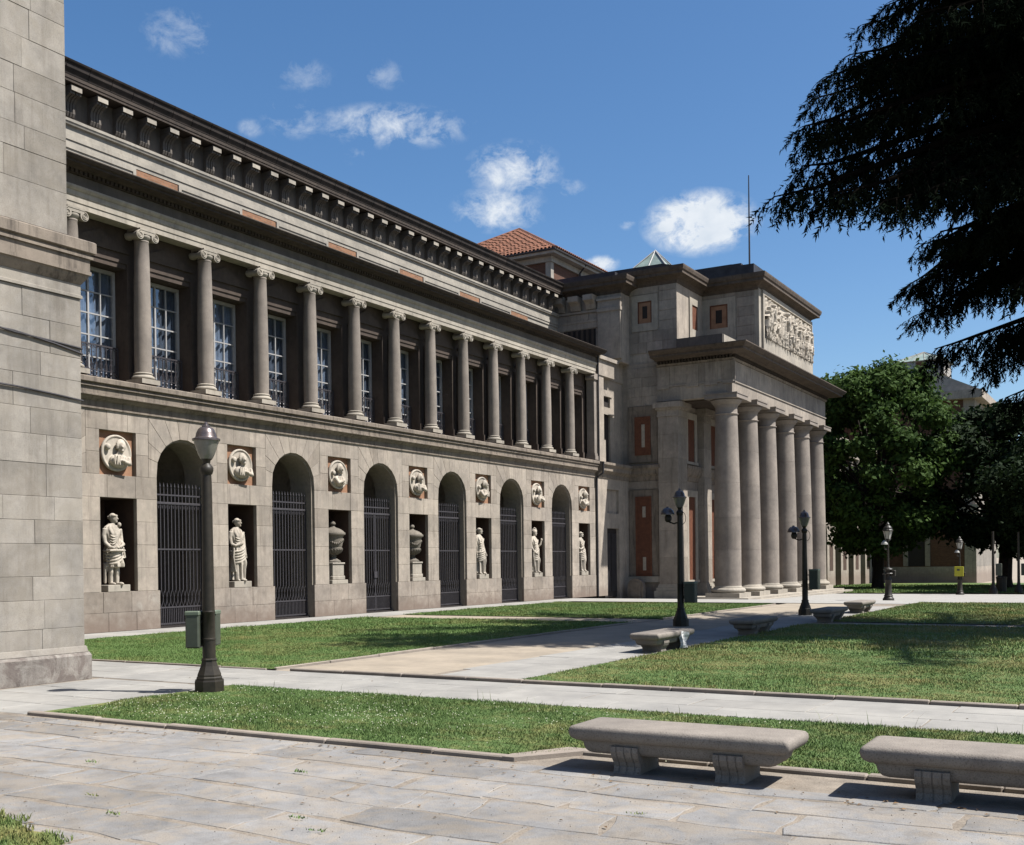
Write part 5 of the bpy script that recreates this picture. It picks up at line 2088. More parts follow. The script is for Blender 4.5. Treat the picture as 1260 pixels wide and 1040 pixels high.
# ------------------------------------------------------------------ statues in the niches
def statue_mesh(seed, long_robe=True, helmet=False, arm='down', tablet=False, bare_shoulder=False, lean=.03):
    r = random.Random(seed)
    mb = MB()
    nseg = 96
    ph = r.uniform(0, 6)
    hem = .06 if long_robe else .50
    # heights and half widths (y = across, x = depth)
    prof = [(hem, .235, .21), (hem + .12, .22, .20), (.55, .215, .19), (.80, .225, .185), (1.0, .23, .18), (1.12, .205, .165), (1.25, .19, .155),
            (1.40, .215, .165), (1.52, .235, .15), (1.60, .21, .12), (1.655, .12, .09), (1.69, .07, .07)]
    ns = 60
    vs = []
    for j in range(ns + 1):
        z = hem + (1.69 - hem) * j / ns
        for (a, b) in zip(prof[:-1], prof[1:]):
            if a[0] <= z <= b[0] + 1e-9:
                t = (z - a[0]) / max(b[0] - a[0], 1e-6)
                ry, rx = a[1] + (b[1] - a[1]) * t, a[2] + (b[2] - a[2]) * t
                break
        sway = lean * math.sin(z * 2.4 + .4)
        for k in range(nseg):
            th = 2 * math.pi * k / nseg
            fold = 0
            if z < 1.15:
                w = min(1, (1.15 - z) / .35)
                fold = w * (.042 * math.sin(9 * th + ph + 1.2 * math.sin(z * 3)) +   .022 * math.sin(17 * th - ph + 2 * z))
                # a bent knee pushes the cloth forward
                fold += .045 * math.exp(-((z - .60) / .16) ** 2) * max(0, math.cos(th - .55)) ** 4
            else:
                fold = .010 * math.sin(11 * th + 9 * z + ph)
                if abs(z - 1.42) < .12:
                    fold += .028 * (math.exp(-((th - .42) / .25) ** 2) + math.exp(-((th - 2 * math.pi + .42) / .25) ** 2)) * (1 - abs(z - 1.42) / .12)
            vs.append(((rx + fold) * math.cos(th), sway + (ry + fold) * math.sin(th), z))
    fs = []
    for j in range(ns):
        for k in range(nseg):
            k2 = (k + 1) % nseg
            fs.append((j * nseg + k, j * nseg + k2, (j + 1) * nseg + k2, (j + 1) * nseg + k))
    fs.append(tuple(range(nseg - 1, -1, -1)))
    fs.append(tuple(range(ns * nseg, (ns + 1) * nseg)))
    mb.add(vs, fs)
    # swags of the mantle across hips and chest
    for q in range(5):
        z0 = .74 + .085 * q
        pts, rr = [], []
        for k in range(13):
            t = k / 12
            th = -1.9 + 3.6 * t
            rad_ = .215 + .012 * q * (1 - t)
            pts.append((.9 * rad_ * math.cos(th) + .012, lean * math.sin(z0 * 2.4 + .4) + 1.05 * rad_ * math.sin(th), z0 - .20 * math.sin(math.pi * t * .9) + .42 * t - .12))
            rr.append(.024 + .012 * math.sin(math.pi * t))
        mb.tube(pts, rr, 7)
    for q in range(4):
        pts, rr = [], []
        for k in range(9):
            t = k / 8
            pts.append((.150 + .02 * math.sin(math.pi * t), -.20 + .36 * t, 1.15 + .075 * q + (.36 - .07 * q) * t ** 1.6 - .09 * math.sin(math.pi * t)))
            rr.append(.018)
        mb.tube(pts, rr, 6)
    # falling end of the cloak
    s = 1 if seed % 2 else -1
    for q in range(5):
        mb.tube([(.02 + .03 * q, s * (.20 + .012 * q), 1.05), (.03 + .03 * q, s * (.25 + .01 * q), .75), (.02 + .035 * q, s * (.25 - .012 * q), hem + .25)], [.026, .03, .02], 6)
    if not long_robe:
        for s2 in (-1, 1):
            mb.tube([(.02, s2 * .10, .62), (.045, s2 * .105, .36), (.0, s2 * .11, .08)], [.085, .075, .045], 10)
            mb.tube([(-.06, s2 * .21, .62), (-.07, s2 * .215, .1)], [.05, .04], 7)
        for q in range(4):
            mb.tube([(-.02, -.22 + .14 * q, .6), (-.04, -.22 + .14 * q, .06)], [.045, .035], 6)
    # feet
    for s2 in (-1, 1):
        mb.ell((.15 + .04 * s2, s2 * .10, .045), (.13, .052, .05), 12, 8)
        mb.tube([(.04, s2 * .10, .04), (.04, s2 * .10, .30)], [.055, .06], 8)
    # neck and head, turned
    hc = (.03, lean * .7, 1.83)
    turn = Matrix.Rotation(r.uniform(.4, .75), 3, 'Z')
    mb.tube([(0, lean * .8, 1.64), (.02, lean * .75, 1.78)], [.065, .058], 10)
    mb.ell(hc, (.105, .082, .132), 20, 14, turn)
    f = turn @ Vector((1, 0, 0))
    l = turn @ Vector((0, 1, 0))
    H = Vector(hc)
    mb.tube([H + f * .095 + Vector((0, 0, .035)), H + f * .128 + Vector((0, 0, -.018)), H + f * .10 + Vector((0, 0, -.03))], [.010, .020, .012], 6)
    mb.ell(H + f * .085 + Vector((0, 0, -.098)), (.03, .03, .028), 8, 6)
    mb.ell(H + f * .098 + Vector((0, 0, -.058)), (.014, .026, .009), 8, 6, turn)
    for s2 in (-1, 1):
        mb.ell(H + f * .088 + l * .034 * s2 + Vector((0, 0, .022)), (.012, .018, .009), 8, 6, turn)
        mb.tube([H + f * .098 + l * .012 * s2 + Vector((0, 0, .044)), H + f * .086 + l * .055 * s2 + Vector((0, 0, .04))], .010, 5)
    if helmet:
        mb.ell(H + Vector((-.01, 0, .05)), (.122, .104, .125), 18, 12, turn)
        mb.tube([H + f * .12 + Vector((0, 0, .07)), H + f * .05 + Vector((0, 0, .21)), H + Vector((0, 0, .235)), H - f * .10 + Vector((0, 0, .16)), H - f * .16 + Vector((0, 0, -.03))], [.02, .035, .04, .035, .02], 8)
    else:
        mb.ell(H - f * .022 + Vector((0, 0, .03)), (.108, .095, .118), 18, 12, turn)
        mb.ell(H - f * .125 + Vector((0, 0, .03)), (.05, .045, .05), 10, 8)
        for k in range(9):
            a = -1.5 + 3.0 * k / 8
            d = f * math.cos(a) + l * math.sin(a)
            mb.ell(H + d * .088 + Vector((0, 0, .075)), (.026, .026, .03), 8, 6)
    # arms: side -1 is the near (left in view) one
    def hand(p, d):
        d = Vector(d).normalized()
        side = d.orthogonal().normalized()
        mb.ell(Vector(p) + d * .04, (.045, .035, .05), 8, 6)
        for q in range(4):
            b_ = Vector(p) + d * .07 + side * (-.03 + .02 * q)
            mb.tube([b_, b_ + d * (.05 + .01 * (q in (1, 2))), b_ + d * .075 + Vector((0, 0, -.02))], [.012, .011, .009], 5)
        mb.tube([Vector(p) + d * .03 + side * .035, Vector(p) + d * .07 + side * .06], [.012, .01], 5)
    mb.tube([(0, -.235, 1.545), (-.01, -.275, 1.36), (.04, -.27, 1.17)], [.075, .068, .055], 10)
    mb.tube([(0, .235, 1.545), (-.01, .275, 1.36), (.04, .27, 1.17)], [.075, .068, .055], 10)
    if arm == 'tablet':
        mb.tube([(.04, -.27, 1.17), (.17, -.22, 1.05), (.24, -.14, 1.02)], [.058, .05, .038], 8)
        hand((.24, -.14, 1.02), (.4, 1, 0))
        mb.box(.12, .30, -.32, .20, .93, .975)
        mb.tube([(.04, .27, 1.17), (.20, .20, 1.12), (.26, .08, 1.06)], [.058, .05, .038], 8)
        hand((.26, .08, 1.06), (.2, -1, -.3))
        mb.ell((.08, .17, 1.66), (.06, .06, .07), 8, 6)
    elif arm == 'raised':
        mb.tube([(.04, .27, 1.17), (.16, .33, 1.30), (.20, .36, 1.47)], [.056, .048, .036], 8)
        hand((.20, .36, 1.47), (.1, .1, 1))
        mb.tube([(.04, -.27, 1.17), (.14, -.24, 1.0), (.2, -.16, .92)], [.056, .048, .036], 8)
        hand((.2, -.16, .92), (.3, .7, -.4))
    elif arm == 'hip':
        mb.tube([(.04, -.27, 1.17), (.13, -.20, 1.12), (.18, -.06, 1.16)], [.056, .048, .036], 8)
        hand((.18, -.06, 1.16), (.1, 1, .1))
        mb.tube([(.04, .27, 1.17), (.05, .285, 1.02), (.09, .28, .88)], [.056, .048, .036], 8)
        hand((.09, .28, .88), (.15, 0, -1))
    else:
        mb.tube([(.04, -.27, 1.17), (.03, -.28, 1.0), (.06, -.27, .86)], [.056, .048, .036], 8)
        hand((.06, -.27, .86), (.1, 0, -1))
        mb.tube([(.04, .27, 1.17), (.10, .26, 1.03), (.16, .24, .92)], [.056, .048, .036], 8)
        hand((.16, .24, .92), (.5, 0, -1))
    me = remeshed(mb, 'figure', M['marble'], .0138, 1)
    return me


stat = {0: dict(long_robe=False, arm='tablet', lab='standing stone statue with short robe holding a slab at its waist, nearest niche'),
        1: dict(arm='hip', lab='robed stone woman with tied-back hair in the niche beside the near lamp post'),
        4: dict(arm='down', lab='robed stone statue bareheaded, in the niche right after the second urn', bare_shoulder=True),
        5: dict(arm='raised', helmet=True, lab='helmeted stone statue with one forearm raised, second niche from the rain pipe'),
        6: dict(arm='hip', lab='slim robed stone statue in the last niche before the rain pipe')}
for i, d in stat.items():
    yn = NC(i) - .02
    z0 = 1.10
    t = thing('statue', d['lab'], 'statue', (XW - .28, yn, z0), 'statues in the wall niches')
    ph_ = .17
    obj('statue_base', MB().cbox(XW - .42, XW + .02, yn - .38, yn + .36, z0 - .02, z0 + ph_, .01), M['white_stone'], t)
    kw = {k: v for k, v in d.items() if k != 'lab'}
    o_ = put('figure', statue_mesh(i + 3, **kw), t, at=(XW - .22, yn - .03, z0 + ph_ - .02))
    o_.scale = (1.0, 1.0, 1.0)

# urns on pedestals
def urn_at(i, lab):
    yn = NC(i) - .05
    t = thing('stone_urn', lab, 'urn', (XW - .3, yn, 1.10), 'lidded urns in the wall niches')
    p = MB()
    p.cbox(XW - .62, XW + .02, yn - .42, yn + .42, 1.08, 1.22, .01)
    p.cbox(XW - .57, XW - .03, yn - .33, yn + .33, 1.22, 1.36, .02)
    p.cbox(XW - .54, XW - .06, yn - .30, yn + .30, 1.36, 1.76, .012)
    p.cbox(XW - .57, XW - .03, yn - .33, yn + .33, 1.76, 1.82, .012)
    obj('pedestal', p, M['white_stone'], t)
    u = MB()
    pr_ = [(.27, 0), (.27, .05), (.21, .09), (.12, .15), (.10, .19), (.13, .22), (.11, .25), (.20, .30), (.31, .40), (.34, .47), (.34, .50), (.30, .52), (.33, .60), (.355, .78), (.36, .90), (.40, .94), (.44, .97), (.44, 1.03), (.40, 1.05)]
    u.lathe(pr_, 40)
    # gadroons and a garland in relief
    for k in range(20):
        a = 2 * math.pi * k / 20
        u.tube([(.13 * math.cos(a), .13 * math.sin(a), .27), (.27 * math.cos(a), .27 * math.sin(a), .36), (.335 * math.cos(a), .335 * math.sin(a), .46)], [.016, .03, .028], 5)
    for k in range(34):
        a = 2 * math.pi * k / 34
        u.ell((.35 * math.cos(a), .35 * math.sin(a), .72 + .07 * math.sin(3 * a)), (.04, .04, .05), 7, 5)
    me = shade_auto(u.mesh('vase', M['urn']), 45)
    put('vase', me, t, at=(XW - .30, yn, 1.82))
    l = MB().lathe([(.40, 1.05), (.37, 1.09), (.30, 1.14), (.22, 1.18), (.13, 1.21), (.08, 1.24), (.06, 1.28), (.10, 1.31), (.11, 1.35), (.08, 1.40), (.03, 1.44), (.0, 1.46)], 32)
    put('lid', shade_auto(l.mesh('lid', M['urn']), 45), t, at=(XW - .30, yn, 1.82))


urn_at(2, 'lidded stone urn on a white pedestal, the nearer of the two urns')
urn_at(3, 'lidded stone urn on a white pedestal, the farther of the two urns')

# carved medallions
ml = ['round portrait medallion above the nearest statue, man with a palette hand', 'round portrait medallion above the statue beside the near lamp post',
      'round portrait medallion above the nearer urn', 'round portrait medallion above the farther urn',
      'round portrait medallion above the bareheaded statue after the urns', 'round portrait medallion above the helmeted statue',
      'round portrait medallion nearest to the rain pipe']
ml[0] = 'round portrait medallion above the nearest statue, on a terracotta ground'
for i in range(7):
    r = random.Random(40 + i)
    mb = MB()
    mb.lathe([(.47, -.10), (.50, -.06), (.50, .0), (.47, .02), (.44, .01), (.42, -.015), (.0, -.015)], 40, axis='x')
    hz = .17 + r.uniform(-.03, .03)
    hy = r.uniform(-.04, .08)
    tl = Matrix.Rotation(r.uniform(-.5, .6), 3, 'Z')
    mb.ell((.13, hy, hz), (.12, .105, .15), 18, 12, tl)
    f = tl @ Vector((1, 0, 0))
    hd = Vector((.13, hy, hz))
    mb.tube([hd + f * .11 + Vector((0, 0, .03)), hd + f * .15 + Vector((0, 0, -.02)), hd + f * .11 + Vector((0, 0, -.035))], [.012, .024, .012], 6)
    mb.ell(hd + f * .06 + Vector((0, 0, -.11)), (.06, .06, .05), 10, 8)
    for k in range(12):
        a = math.pi * (k / 11) * 1.25 - .4
        mb.ell((.10, hy + .12 * math.cos(a), hz + .03 + .14 * math.sin(a)), (.05, .045, .05), 8, 6)
    mb.ell((.05, hy * .6, -.21), (.16, .30, .19), 20, 12)
    mb.ell((.09, hy * .5, -.05), (.09, .10, .12), 12, 8)
    for k in range(6):
        mb.tube([(.19, -.2 + .09 * k, -.06 - .01 * k), (.21, -.22 + .08 * k, -.34)], .022, 6)
    s = r.choice((-1, 1))
    mb.tube([(.10, .30 * s, -.12), (.22, .25 * s, -.30), (.25, .05 * s, -.24)], [.08, .07, .045], 9)
    mb.ell((.26, .02 * s, -.22), (.05, .06, .04), 8, 6)
    mb.ell((.05, -.32, .10 + .05 * s), (.07, .08, .09), 10, 8)
    # only what lies in front of the ground
    me = remeshed(mb, 'portrait', M['marble'], .016, 1)
    t = thing('medallion', ml[i], 'medallion', (XW - .13, NC(i), 4.86), 'portrait medallions on the wall')
    o_ = put('portrait', me, t, at=(XW - .02, NC(i) - .03, 4.85))
    o_.scale = (.95, 1, 1)

# ------------------------------------------------------------------ stone benches
def bench_meshes():
    L_, W_ = 2.06, .60
    s = MB()
    # moulded slab: stacked outlines (half length, half width, z), rounded corners
    ov = [(.84, .185, .145), (.875, .205, .155), (.90, .222, .18), (.912, .23, .215), (.915, .232, .238), (.93, .24, .24), (.93, .24, .250), (.975, .262, .256), (1.005, .285, .272), (1.022, .297, .295), (1.03, .302, .325), (1.025, .299, .352), (1.008, .287, .370), (.975, .262, .378)]
    rings = []
    nper = 6
    for (hl, hw, z) in ov:
        rr = .035
        ring_ = []
        for (cx, cy, a0) in ((hl - rr, hw - rr, 0), (-hl + rr, hw - rr, 90), (-hl + rr, -hw + rr, 180), (hl - rr, -hw + rr, 270)):
            for k in range(nper):
                a = rad(a0 + 90 * k / (nper - 1))
                ring_.append((cx + rr * math.cos(a), cy + rr * math.sin(a), z))
        rings.append(ring_)
    n = len(rings[0])
    vs = [p for r_ in rings for p in r_]
    fs = []
    for j in range(len(rings) - 1):
        for k in range(n):
            k2 = (k + 1) % n
            fs.append((j * n + k, j * n + k2, (j + 1) * n + k2, (j + 1) * n + k))
    fs.append(tuple(range(n - 1, -1, -1)))
    fs.append(tuple(range((len(rings) - 1) * n, len(rings) * n)))
    vs = [(v_[0] * .912, v_[1], v_[2]) for v_ in vs]
    s.add(vs, fs)
    slab = shade_auto(s.mesh('seat', M['bench']), 40)
    # leg: S-scroll front and back, fluted faces
    lg = MB()
    front = [(.225, .235), (.258, .225), (.262, .185), (.240, .135), (.205, .095), (.190, .055), (.200, .018), (.225, 0)]
    prof = [(-p[0], p[1]) for p in front] + [(p[0], p[1]) for p in reversed(front)]
    prof_in = [(q[0] * .97, q[1]) for q in prof]
    segs = ((-.12, -.074, 0), (-.074, -.062, 1), (-.062, -.006, 0), (-.006, .006, 1), (.006, .062, 0), (.062, .074, 1), (.074, .12, 0))
    for (a, b, inn) in segs:
        lg.prism(prof_in if inn else prof, 'x', a, b)
    leg = lg.mesh('leg', M['bench'])
    return slab, leg


slab_me, leg_me = bench_meshes()


def bench(x, y, rz, lab, z=0.0, grp='stone benches'):
    t = thing('stone_bench', lab, 'bench', (x, y, z), grp)
    t.rotation_euler.z = rz
    sub('seat', slab_me, None, t)
    for s in (-.44, .44):
        sub('leg', leg_me, None, t, loc=(s, 0, -.005))
    return t


bench(-3.36, 8.47, rad(.6), 'granite bench in front, seen whole, scroll legs on the kerb by the grass')
bench(-.97, 8.50, rad(.8), 'granite bench in front, cut off by the right edge of the photo')
bench(-8.38, 20.0, rad(90), 'sunlit granite bench at the lawn edge with white paper at its leg')
bench(-8.28, 25.3, rad(90), 'shaded granite bench at the lawn edge, the one after the sunlit bench')
bench(-7.95, 30.9, rad(90), 'shaded granite bench halfway between the sunlit bench and the lantern lamp')
bench(-8.35, 36.3, rad(90), 'farthest granite bench, just in front of the lantern lamp')
pm_ = MB()
pv = []
for j in range(7):
    for k in range(5):
        u, v = k / 4, j / 6
        pv.append((-.04 + .03 * math.sin(5 * v + 3 * u) + .02 * random.random(), -.15 + .30 * u + .05 * v + .02 * random.random(), .33 * v * (1 - .1 * u) + .004))
pf = [(j * 5 + k, j * 5 + k + 1, (j + 1) * 5 + k + 1, (j + 1) * 5 + k) for j in range(6) for k in range(4)]
vs2 = [(p[0] - .05 - .10 * p[2], p[1], p[2]) for p in pv]
pm_.add(pv, pf)
pm_.add(vs2, [tuple(reversed(f)) for f in pf])
edge = [0, 1, 2, 3, 4, 9, 14, 19, 24, 29, 34, 33, 32, 31, 30, 25, 20, 15, 10, 5]
pm_.add([pv[i] for i in edge] + [vs2[i] for i in edge], [(i, (i + 1) % 20, 20 + (i + 1) % 20, 20 + i) for i in range(20)])
po = obj('paper_bag', pm_, M['paper'], at=(-8.02, 20.28, .03))
po['label'] = 'crumpled white paper bag leaning against the sunlit bench'
po['category'] = 'bag'

# ------------------------------------------------------------------ lamp posts
def bell_lamp(x, y, H, lab, flood=False, rz=0.0):
    t = thing('lamp_post', lab, 'lamp post', (x, y, gz(y)), 'bell-shaped lamps along the path')
    b = MB()
    b.lathe([(0.2100, -.02), (0.2100, .16), (0.2030, .18)], 8, phase=math.pi / 8)
    b.lathe([(0.1855, .18), (0.1855, .21), (0.1715, .225), (0.1715, .25), (0.1505, .30), (0.1225, .37), (0.1085, .42), (0.1050, .44)], 8, phase=math.pi / 8)
    b.lathe([(0.1085, .44), (0.1155, .455), (0.1085, .47), (0.0840, .48)], 8, phase=math.pi / 8)
    sub('pedestal', b, M['black_iron'], t)
    p = MB()
    top = H - .62
    p.lathe([(0.0896, .47), (0.0896, .72), (0.0944, .725), (0.0944, .75), (0.0880, .755), (0.0856, 1.10), (0.0896, 1.105), (0.0896, 1.125), (0.0848, 1.13), (0.0784, 1.7), (0.0680, top - .15), (0.0624, top - .03)], 18)
    sub('pole', shade_auto(p.mesh('pole', M['black_iron']), 40), None, t)
    c = MB()
    c.lathe([(0.0624, top - .05), (0.0800, top - .03), (0.0920, top + .01), (0.0920, top + .05), (0.0720, top + .08), (0.0480, top + .11), (0.0560, top + .15), (0.0800, top + .17)], 18)
    sub('collar', shade_auto(c.mesh('collar', M['black_iron']), 40), None, t)
    g = MB()
    g.lathe([(.055, top + .15), (.085, top + .18), (.118, top + .25), (.145, top + .33), (.166, top + .40), (.174, top + .425)], 28)
    sub('glass_bowl', shade_auto(g.mesh('glass_bowl', M['lamp_glass']), 40), None, t)
    k = MB()
    k.lathe([(0.1786, top + .42), (0.1900, top + .425), (0.1900, top + .45), (0.1786, top + .455), (0.1520, top + .465), (0.1444, top + .48), (0.1330, top + .53), (0.1064, top + .585), (0.0836, top + .605), (0.0570, top + .615), (0.0570, top + .63), (0.0304, top + .645), (0.0266, top + .67), (0.0000, top + .69)], 28)
    sub('lamp_cap', shade_auto(k.mesh('lamp_cap', M['lamp_cap']), 40), None, t)
    if flood:
        f = MB()
        f.lathe([(.19, -.02), (.19, .01), (.16, .09), (.10, .15), (.04, .17), (.03, .2)], 16, (-.32, -.08, top + .0), caps=True)
        fo = sub('floodlight', shade_auto(f.mesh('floodlight', M['lamp_cap']), 40), None, t)
        f2 = MB()
        f2.lathe([(.05, -.22), (.09, -.17), (.10, -.10), (.07, -.02)], 12, (-.30, -.08, top - .0))
        f2.tube([(-.30, -.08, top - .2), (-.16, -.04, top - .26), (0, 0, top - .22)], .022, 6)
        sub('bracket', f2, M['black_iron'], fo)
        w = []
        for q in range(13):
            a = -1.4 + 2.9 * q / 12
            w.append((.06 + .12 * math.cos(a), -.02, top - .12 + .17 * math.sin(a)))
        sub('cable', MB().tube(w, .008, 5), M['black_iron'], t)
    return t


bell_lamp(-11.35, 10.95, 3.68, 'nearest bell lamp post, green-black with a bin beside it at the grass corner')
bell_lamp(-11.06, 27.63, 3.62, 'bell lamp post with a floodlight standing behind the sunlit bench', True)
bell_lamp(-9.51, 34.07, 3.22, 'bell lamp post with a floodlight in front of the farther porch columns', True)


def litter_bin(x, y, z0, lab, w=.26, d=.20, h=.5):
    t = thing('litter_bin', lab, 'litter bin', (x, y, z0), 'bins hung on lamp posts')
    b = MB().cbox(-w / 2, w / 2, -d / 2, d / 2, 0, h, .02)
    sub('bin_body', b, M['bin'], t)
    l = MB().cbox(-w / 2 - .006, w / 2 + .006, -d / 2 - .006, d / 2 + .006, h - .05, h + .012, .012)
    sub('lid', l, M['bin_edge'], t)
    s = MB()
    s.box(w / 2 - .02, w / 2 + .16, -.015, .015, h * .7, h * .7 + .03)
    s.box(w / 2 - .02, w / 2 + .16, -.015, .015, h * .25, h * .25 + .03)
    sub('strap', s, M['black_iron'], t)
    return t


t = litter_bin(-11.51, 10.84, .62, 'grey-green bin on the left of the nearest lamp post', .19, .24, .50)
t.rotation_euler.z = rad(30)
t = litter_bin(-11.47, 11.12, .64, 'grey-green bin mostly hidden behind the nearest lamp post', .19, .20, .48)
t.rotation_euler.z = rad(-65)
t = litter_bin(-10.78, 27.65, gz(27.6) + .62, 'dark bin on the lamp post behind the sunlit bench', .30, .24, .55)
t.rotation_euler.z = math.pi
t = litter_bin(-9.23, 34.15, .80, 'dark bin on the lamp post in front of the farther columns', .28, .30, .62)
t.rotation_euler.z = math.pi


def lantern_lamp(x, y, H, lab):
    z0 = gz(y)
    t = thing('lantern_lamp', lab, 'lamp post', (x, y, z0), 'old lantern lamps by the plaza')
    p = MB()
    p.lathe([(0.2340, 0), (0.2340, .08), (0.1950, .12), (0.1716, .16), (0.1872, .20), (0.1482, .26), (0.1326, .60), (0.1287, .80), (0.1482, .83), (0.1482, .87), (0.1170, .9), (0.1131, 1.25), (0.1326, 1.29), (0.1326, 1.33), (0.0624, 1.38), (0.0468, 1.5), (0.0406, 2.2), (0.0507, 2.25), (0.0390, 2.3), (0.0351, H - .78)], 14)
    sub('pole', shade_auto(p.mesh('pole', M['black_iron']), 45), None, t)
    r = MB()
    for (rr, zz) in ((.20, 1.12), (.17, 1.30)):
        pts = [(rr * math.cos(a), rr * math.sin(a), zz) for a in [2 * math.pi * k / 12 for k in range(13)]]
        r.tube(pts, .03, 5)
    r.cbox(.12, .30, -.07, .07, 1.02, 1.26, .02)
    sub('junction_box', r, M['black_iron'], t)
    g = MB()
    g.lathe([(.11, H - .70), (.19, H - .36)], 6)
    sub('lantern_glass', g, M['lantern_glass'], t)
    c = MB()
    c.lathe([(.05, H - .78), (.13, H - .72), (.12, H - .69)], 6)
    c.lathe([(.215, H - .37), (.215, H - .33), (.19, H - .30), (.17, H - .22), (.11, H - .15), (.07, H - .12), (.08, H - .08), (.05, H - .04), (.0, H + .02)], 12)
    for k in range(6):
        a = 2 * math.pi * k / 6
        c.tube([(.112 * math.cos(a), .112 * math.sin(a), H - .70), (.192 * math.cos(a), .192 * math.sin(a), H - .36)], .012, 4)
    sub('lantern_frame', c, M['black_iron'], t)
    f = MB()
    f.lathe([(.14, 0), (.12, .08), (.05, .15), (.0, .17)], 12, (-.12, -.10, H - .92))
    fl = sub('floodlight', f, M['lantern_glass'], t)
    f = MB().tube([(-.12, -.1, H - 1.0), (-.1, -.08, H - 1.12), (0, 0, H - 1.12)], .03, 6)
    sub('bracket', f, M['black_iron'], fl)
    return t


lantern_lamp(-9.70, 47.2, 3.25, 'lantern lamp post behind the farthest bench at the plaza edge')
lantern_lamp(-9.70, 66.2, 3.30, 'lantern lamp post carrying a yellow sign across the plaza')
ys_ = MB().cbox(-9.70 - .24, -9.70 + .24, 65.90, 65.96, gz(66) + 1.05, gz(66) + 1.60, .01)
yo = obj('yellow_sign', ys_, M['yellow'])
yo['label'] = 'small yellow sign fixed on the far lantern lamp post'
yo['category'] = 'sign'
yb = MB().box(-9.70 - .14, -9.70 - .02, 65.86, 65.899, gz(66) + 1.42, gz(66) + 1.52)
sub('printed_patch', MB().box(-9.80, -9.66, 65.885, 65.898, gz(66) + 1.36, gz(66) + 1.46), M['bin'], yo)
for (x, y, lab) in ((-8.2, 68.2, 'dark pole with a box under the far trees, the nearer of two'), (-7.1, 70.5, 'dark pole with a box under the far trees, the farther of two')):
    z0 = gz(y)
    t = thing('dark_post', lab, 'post', (x, y, z0), 'posts under the far trees')
    sub('pole', MB().lathe([(.26, 0), (.22, .25), (.11, .5), (.08, .7), (.07, 2.2), (.06, 3.6)], 12), M['black_iron'], t)
    sub('box', MB().cbox(.14, .46, -.12, .12, 1.05, 1.75, .02), M['bin'], t)
bo = thing('waste_container', 'dark waist-high bin standing under the far trees', 'bin', (-8.2, 72, gz(72)))
sub('bin_body', MB().lathe([(.26, 0), (.28, .1), (.30, .85), (.32, .88), (.32, .95), (.25, 1.0)], 14), M['black_iron'], bo)

# ------------------------------------------------------------------ trees
def leaf_cloud(name, centers, radii, per, size, mat, flat=.75, seed=1, elong=1.5):
    r = np.random.default_rng(seed)
    V_, F_ = [], []
    tot = 0
    for c, R_, n in zip(centers, radii, per):
        d = r.normal(size=(n, 3))
        d /= np.linalg.norm(d, axis=1)[:, None]
        rr = R_ * np.minimum(np.abs(r.normal(.62, .38, n)), 1.75)
        p = np.array(c) + d * rr[:, None] * np.array([1, 1, flat])
        nrm = d + r.normal(size=(n, 3)) * .7 + np.array([0, 0, .5])
        nrm /= np.linalg.norm(nrm, axis=1)[:, None]
        a = np.cross(nrm, r.normal(size=(n, 3)))
        a /= np.linalg.norm(a, axis=1)[:, None] + 1e-9
        b = np.cross(nrm, a)
        s = size * r.uniform(.6, 1.35, n)[:, None]
        v = np.stack([p - a * s * .5 * elong, p + b * s * .42 - a * s * .05, p + a * s * .5 * elong - nrm * s * .15, p - b * s * .42 - a * s * .05], 1).reshape(-1, 3)
        f = (np.arange(n) * 4)[:, None] + np.arange(4) + tot
        tot += 4 * n
        V_.append(v)
        F_.append(f)
    return np_mesh(name, np.concatenate(V_), np.concatenate(F_), mat)


def broad_tree(x, y, H, R_, zc, seed, lab, mat='leaf', nclump=60, leaves=650, trunk_r=.5, size=.34, thin=1.0):
    r = random.Random(seed)
    z0 = gz(y)
    t = thing('broadleaf_tree', lab, 'tree', (x, y, z0), 'trees in front of the far pavilion')
    tk = MB()
    tk.lathe([(trunk_r * 1.5, -.1), (trunk_r * 1.15, .25), (trunk_r, .8)], 10, caps=False)
    fork = zc - R_ * .55
    tk.tube([(0, 0, .3), (.1, .05, fork * .5), (.05, .2, fork), (.2, .1, zc + R_ * .2)], [trunk_r, trunk_r * .9, trunk_r * .75, trunk_r * .25], 10)
    cs_, rs_, ns_ = [], [], []
    tips = []
    for k in range(nclump):
        th = r.uniform(0, 2 * math.pi)
        u = r.uniform(-.95, 1)
        rr = R_ * math.sqrt(max(0, 1 - u * u)) * r.uniform(.55, 1.02)
        hh = (H - zc) if u > 0 else (zc - 2.2)
        c = Vector((rr * math.cos(th), rr * math.sin(th), zc + u * hh * .92))
        cs_.append(c)
        cr_ = r.uniform(.55, 1.35)
        rs_.append(cr_)
        ns_.append(int(leaves * (cr_ / 1.0) ** 2 * thin))
        tips.append(c)
    for k in range(0, nclump, 3):
        c = tips[k]
        a = r.uniform(.35, .8) * zc
        tk.tube([(.05, .1, a), Vector((.05, .1, a)).lerp(c, .5) + Vector((0, 0, .6)), c], [trunk_r * .32, trunk_r * .18, .04], 6)
    sub('trunk', tk, M['bark'], t)
    me = leaf_cloud('crown', cs_, rs_, ns_, size, M[mat], seed=seed)
    sub('crown', me, None, t)
    return t


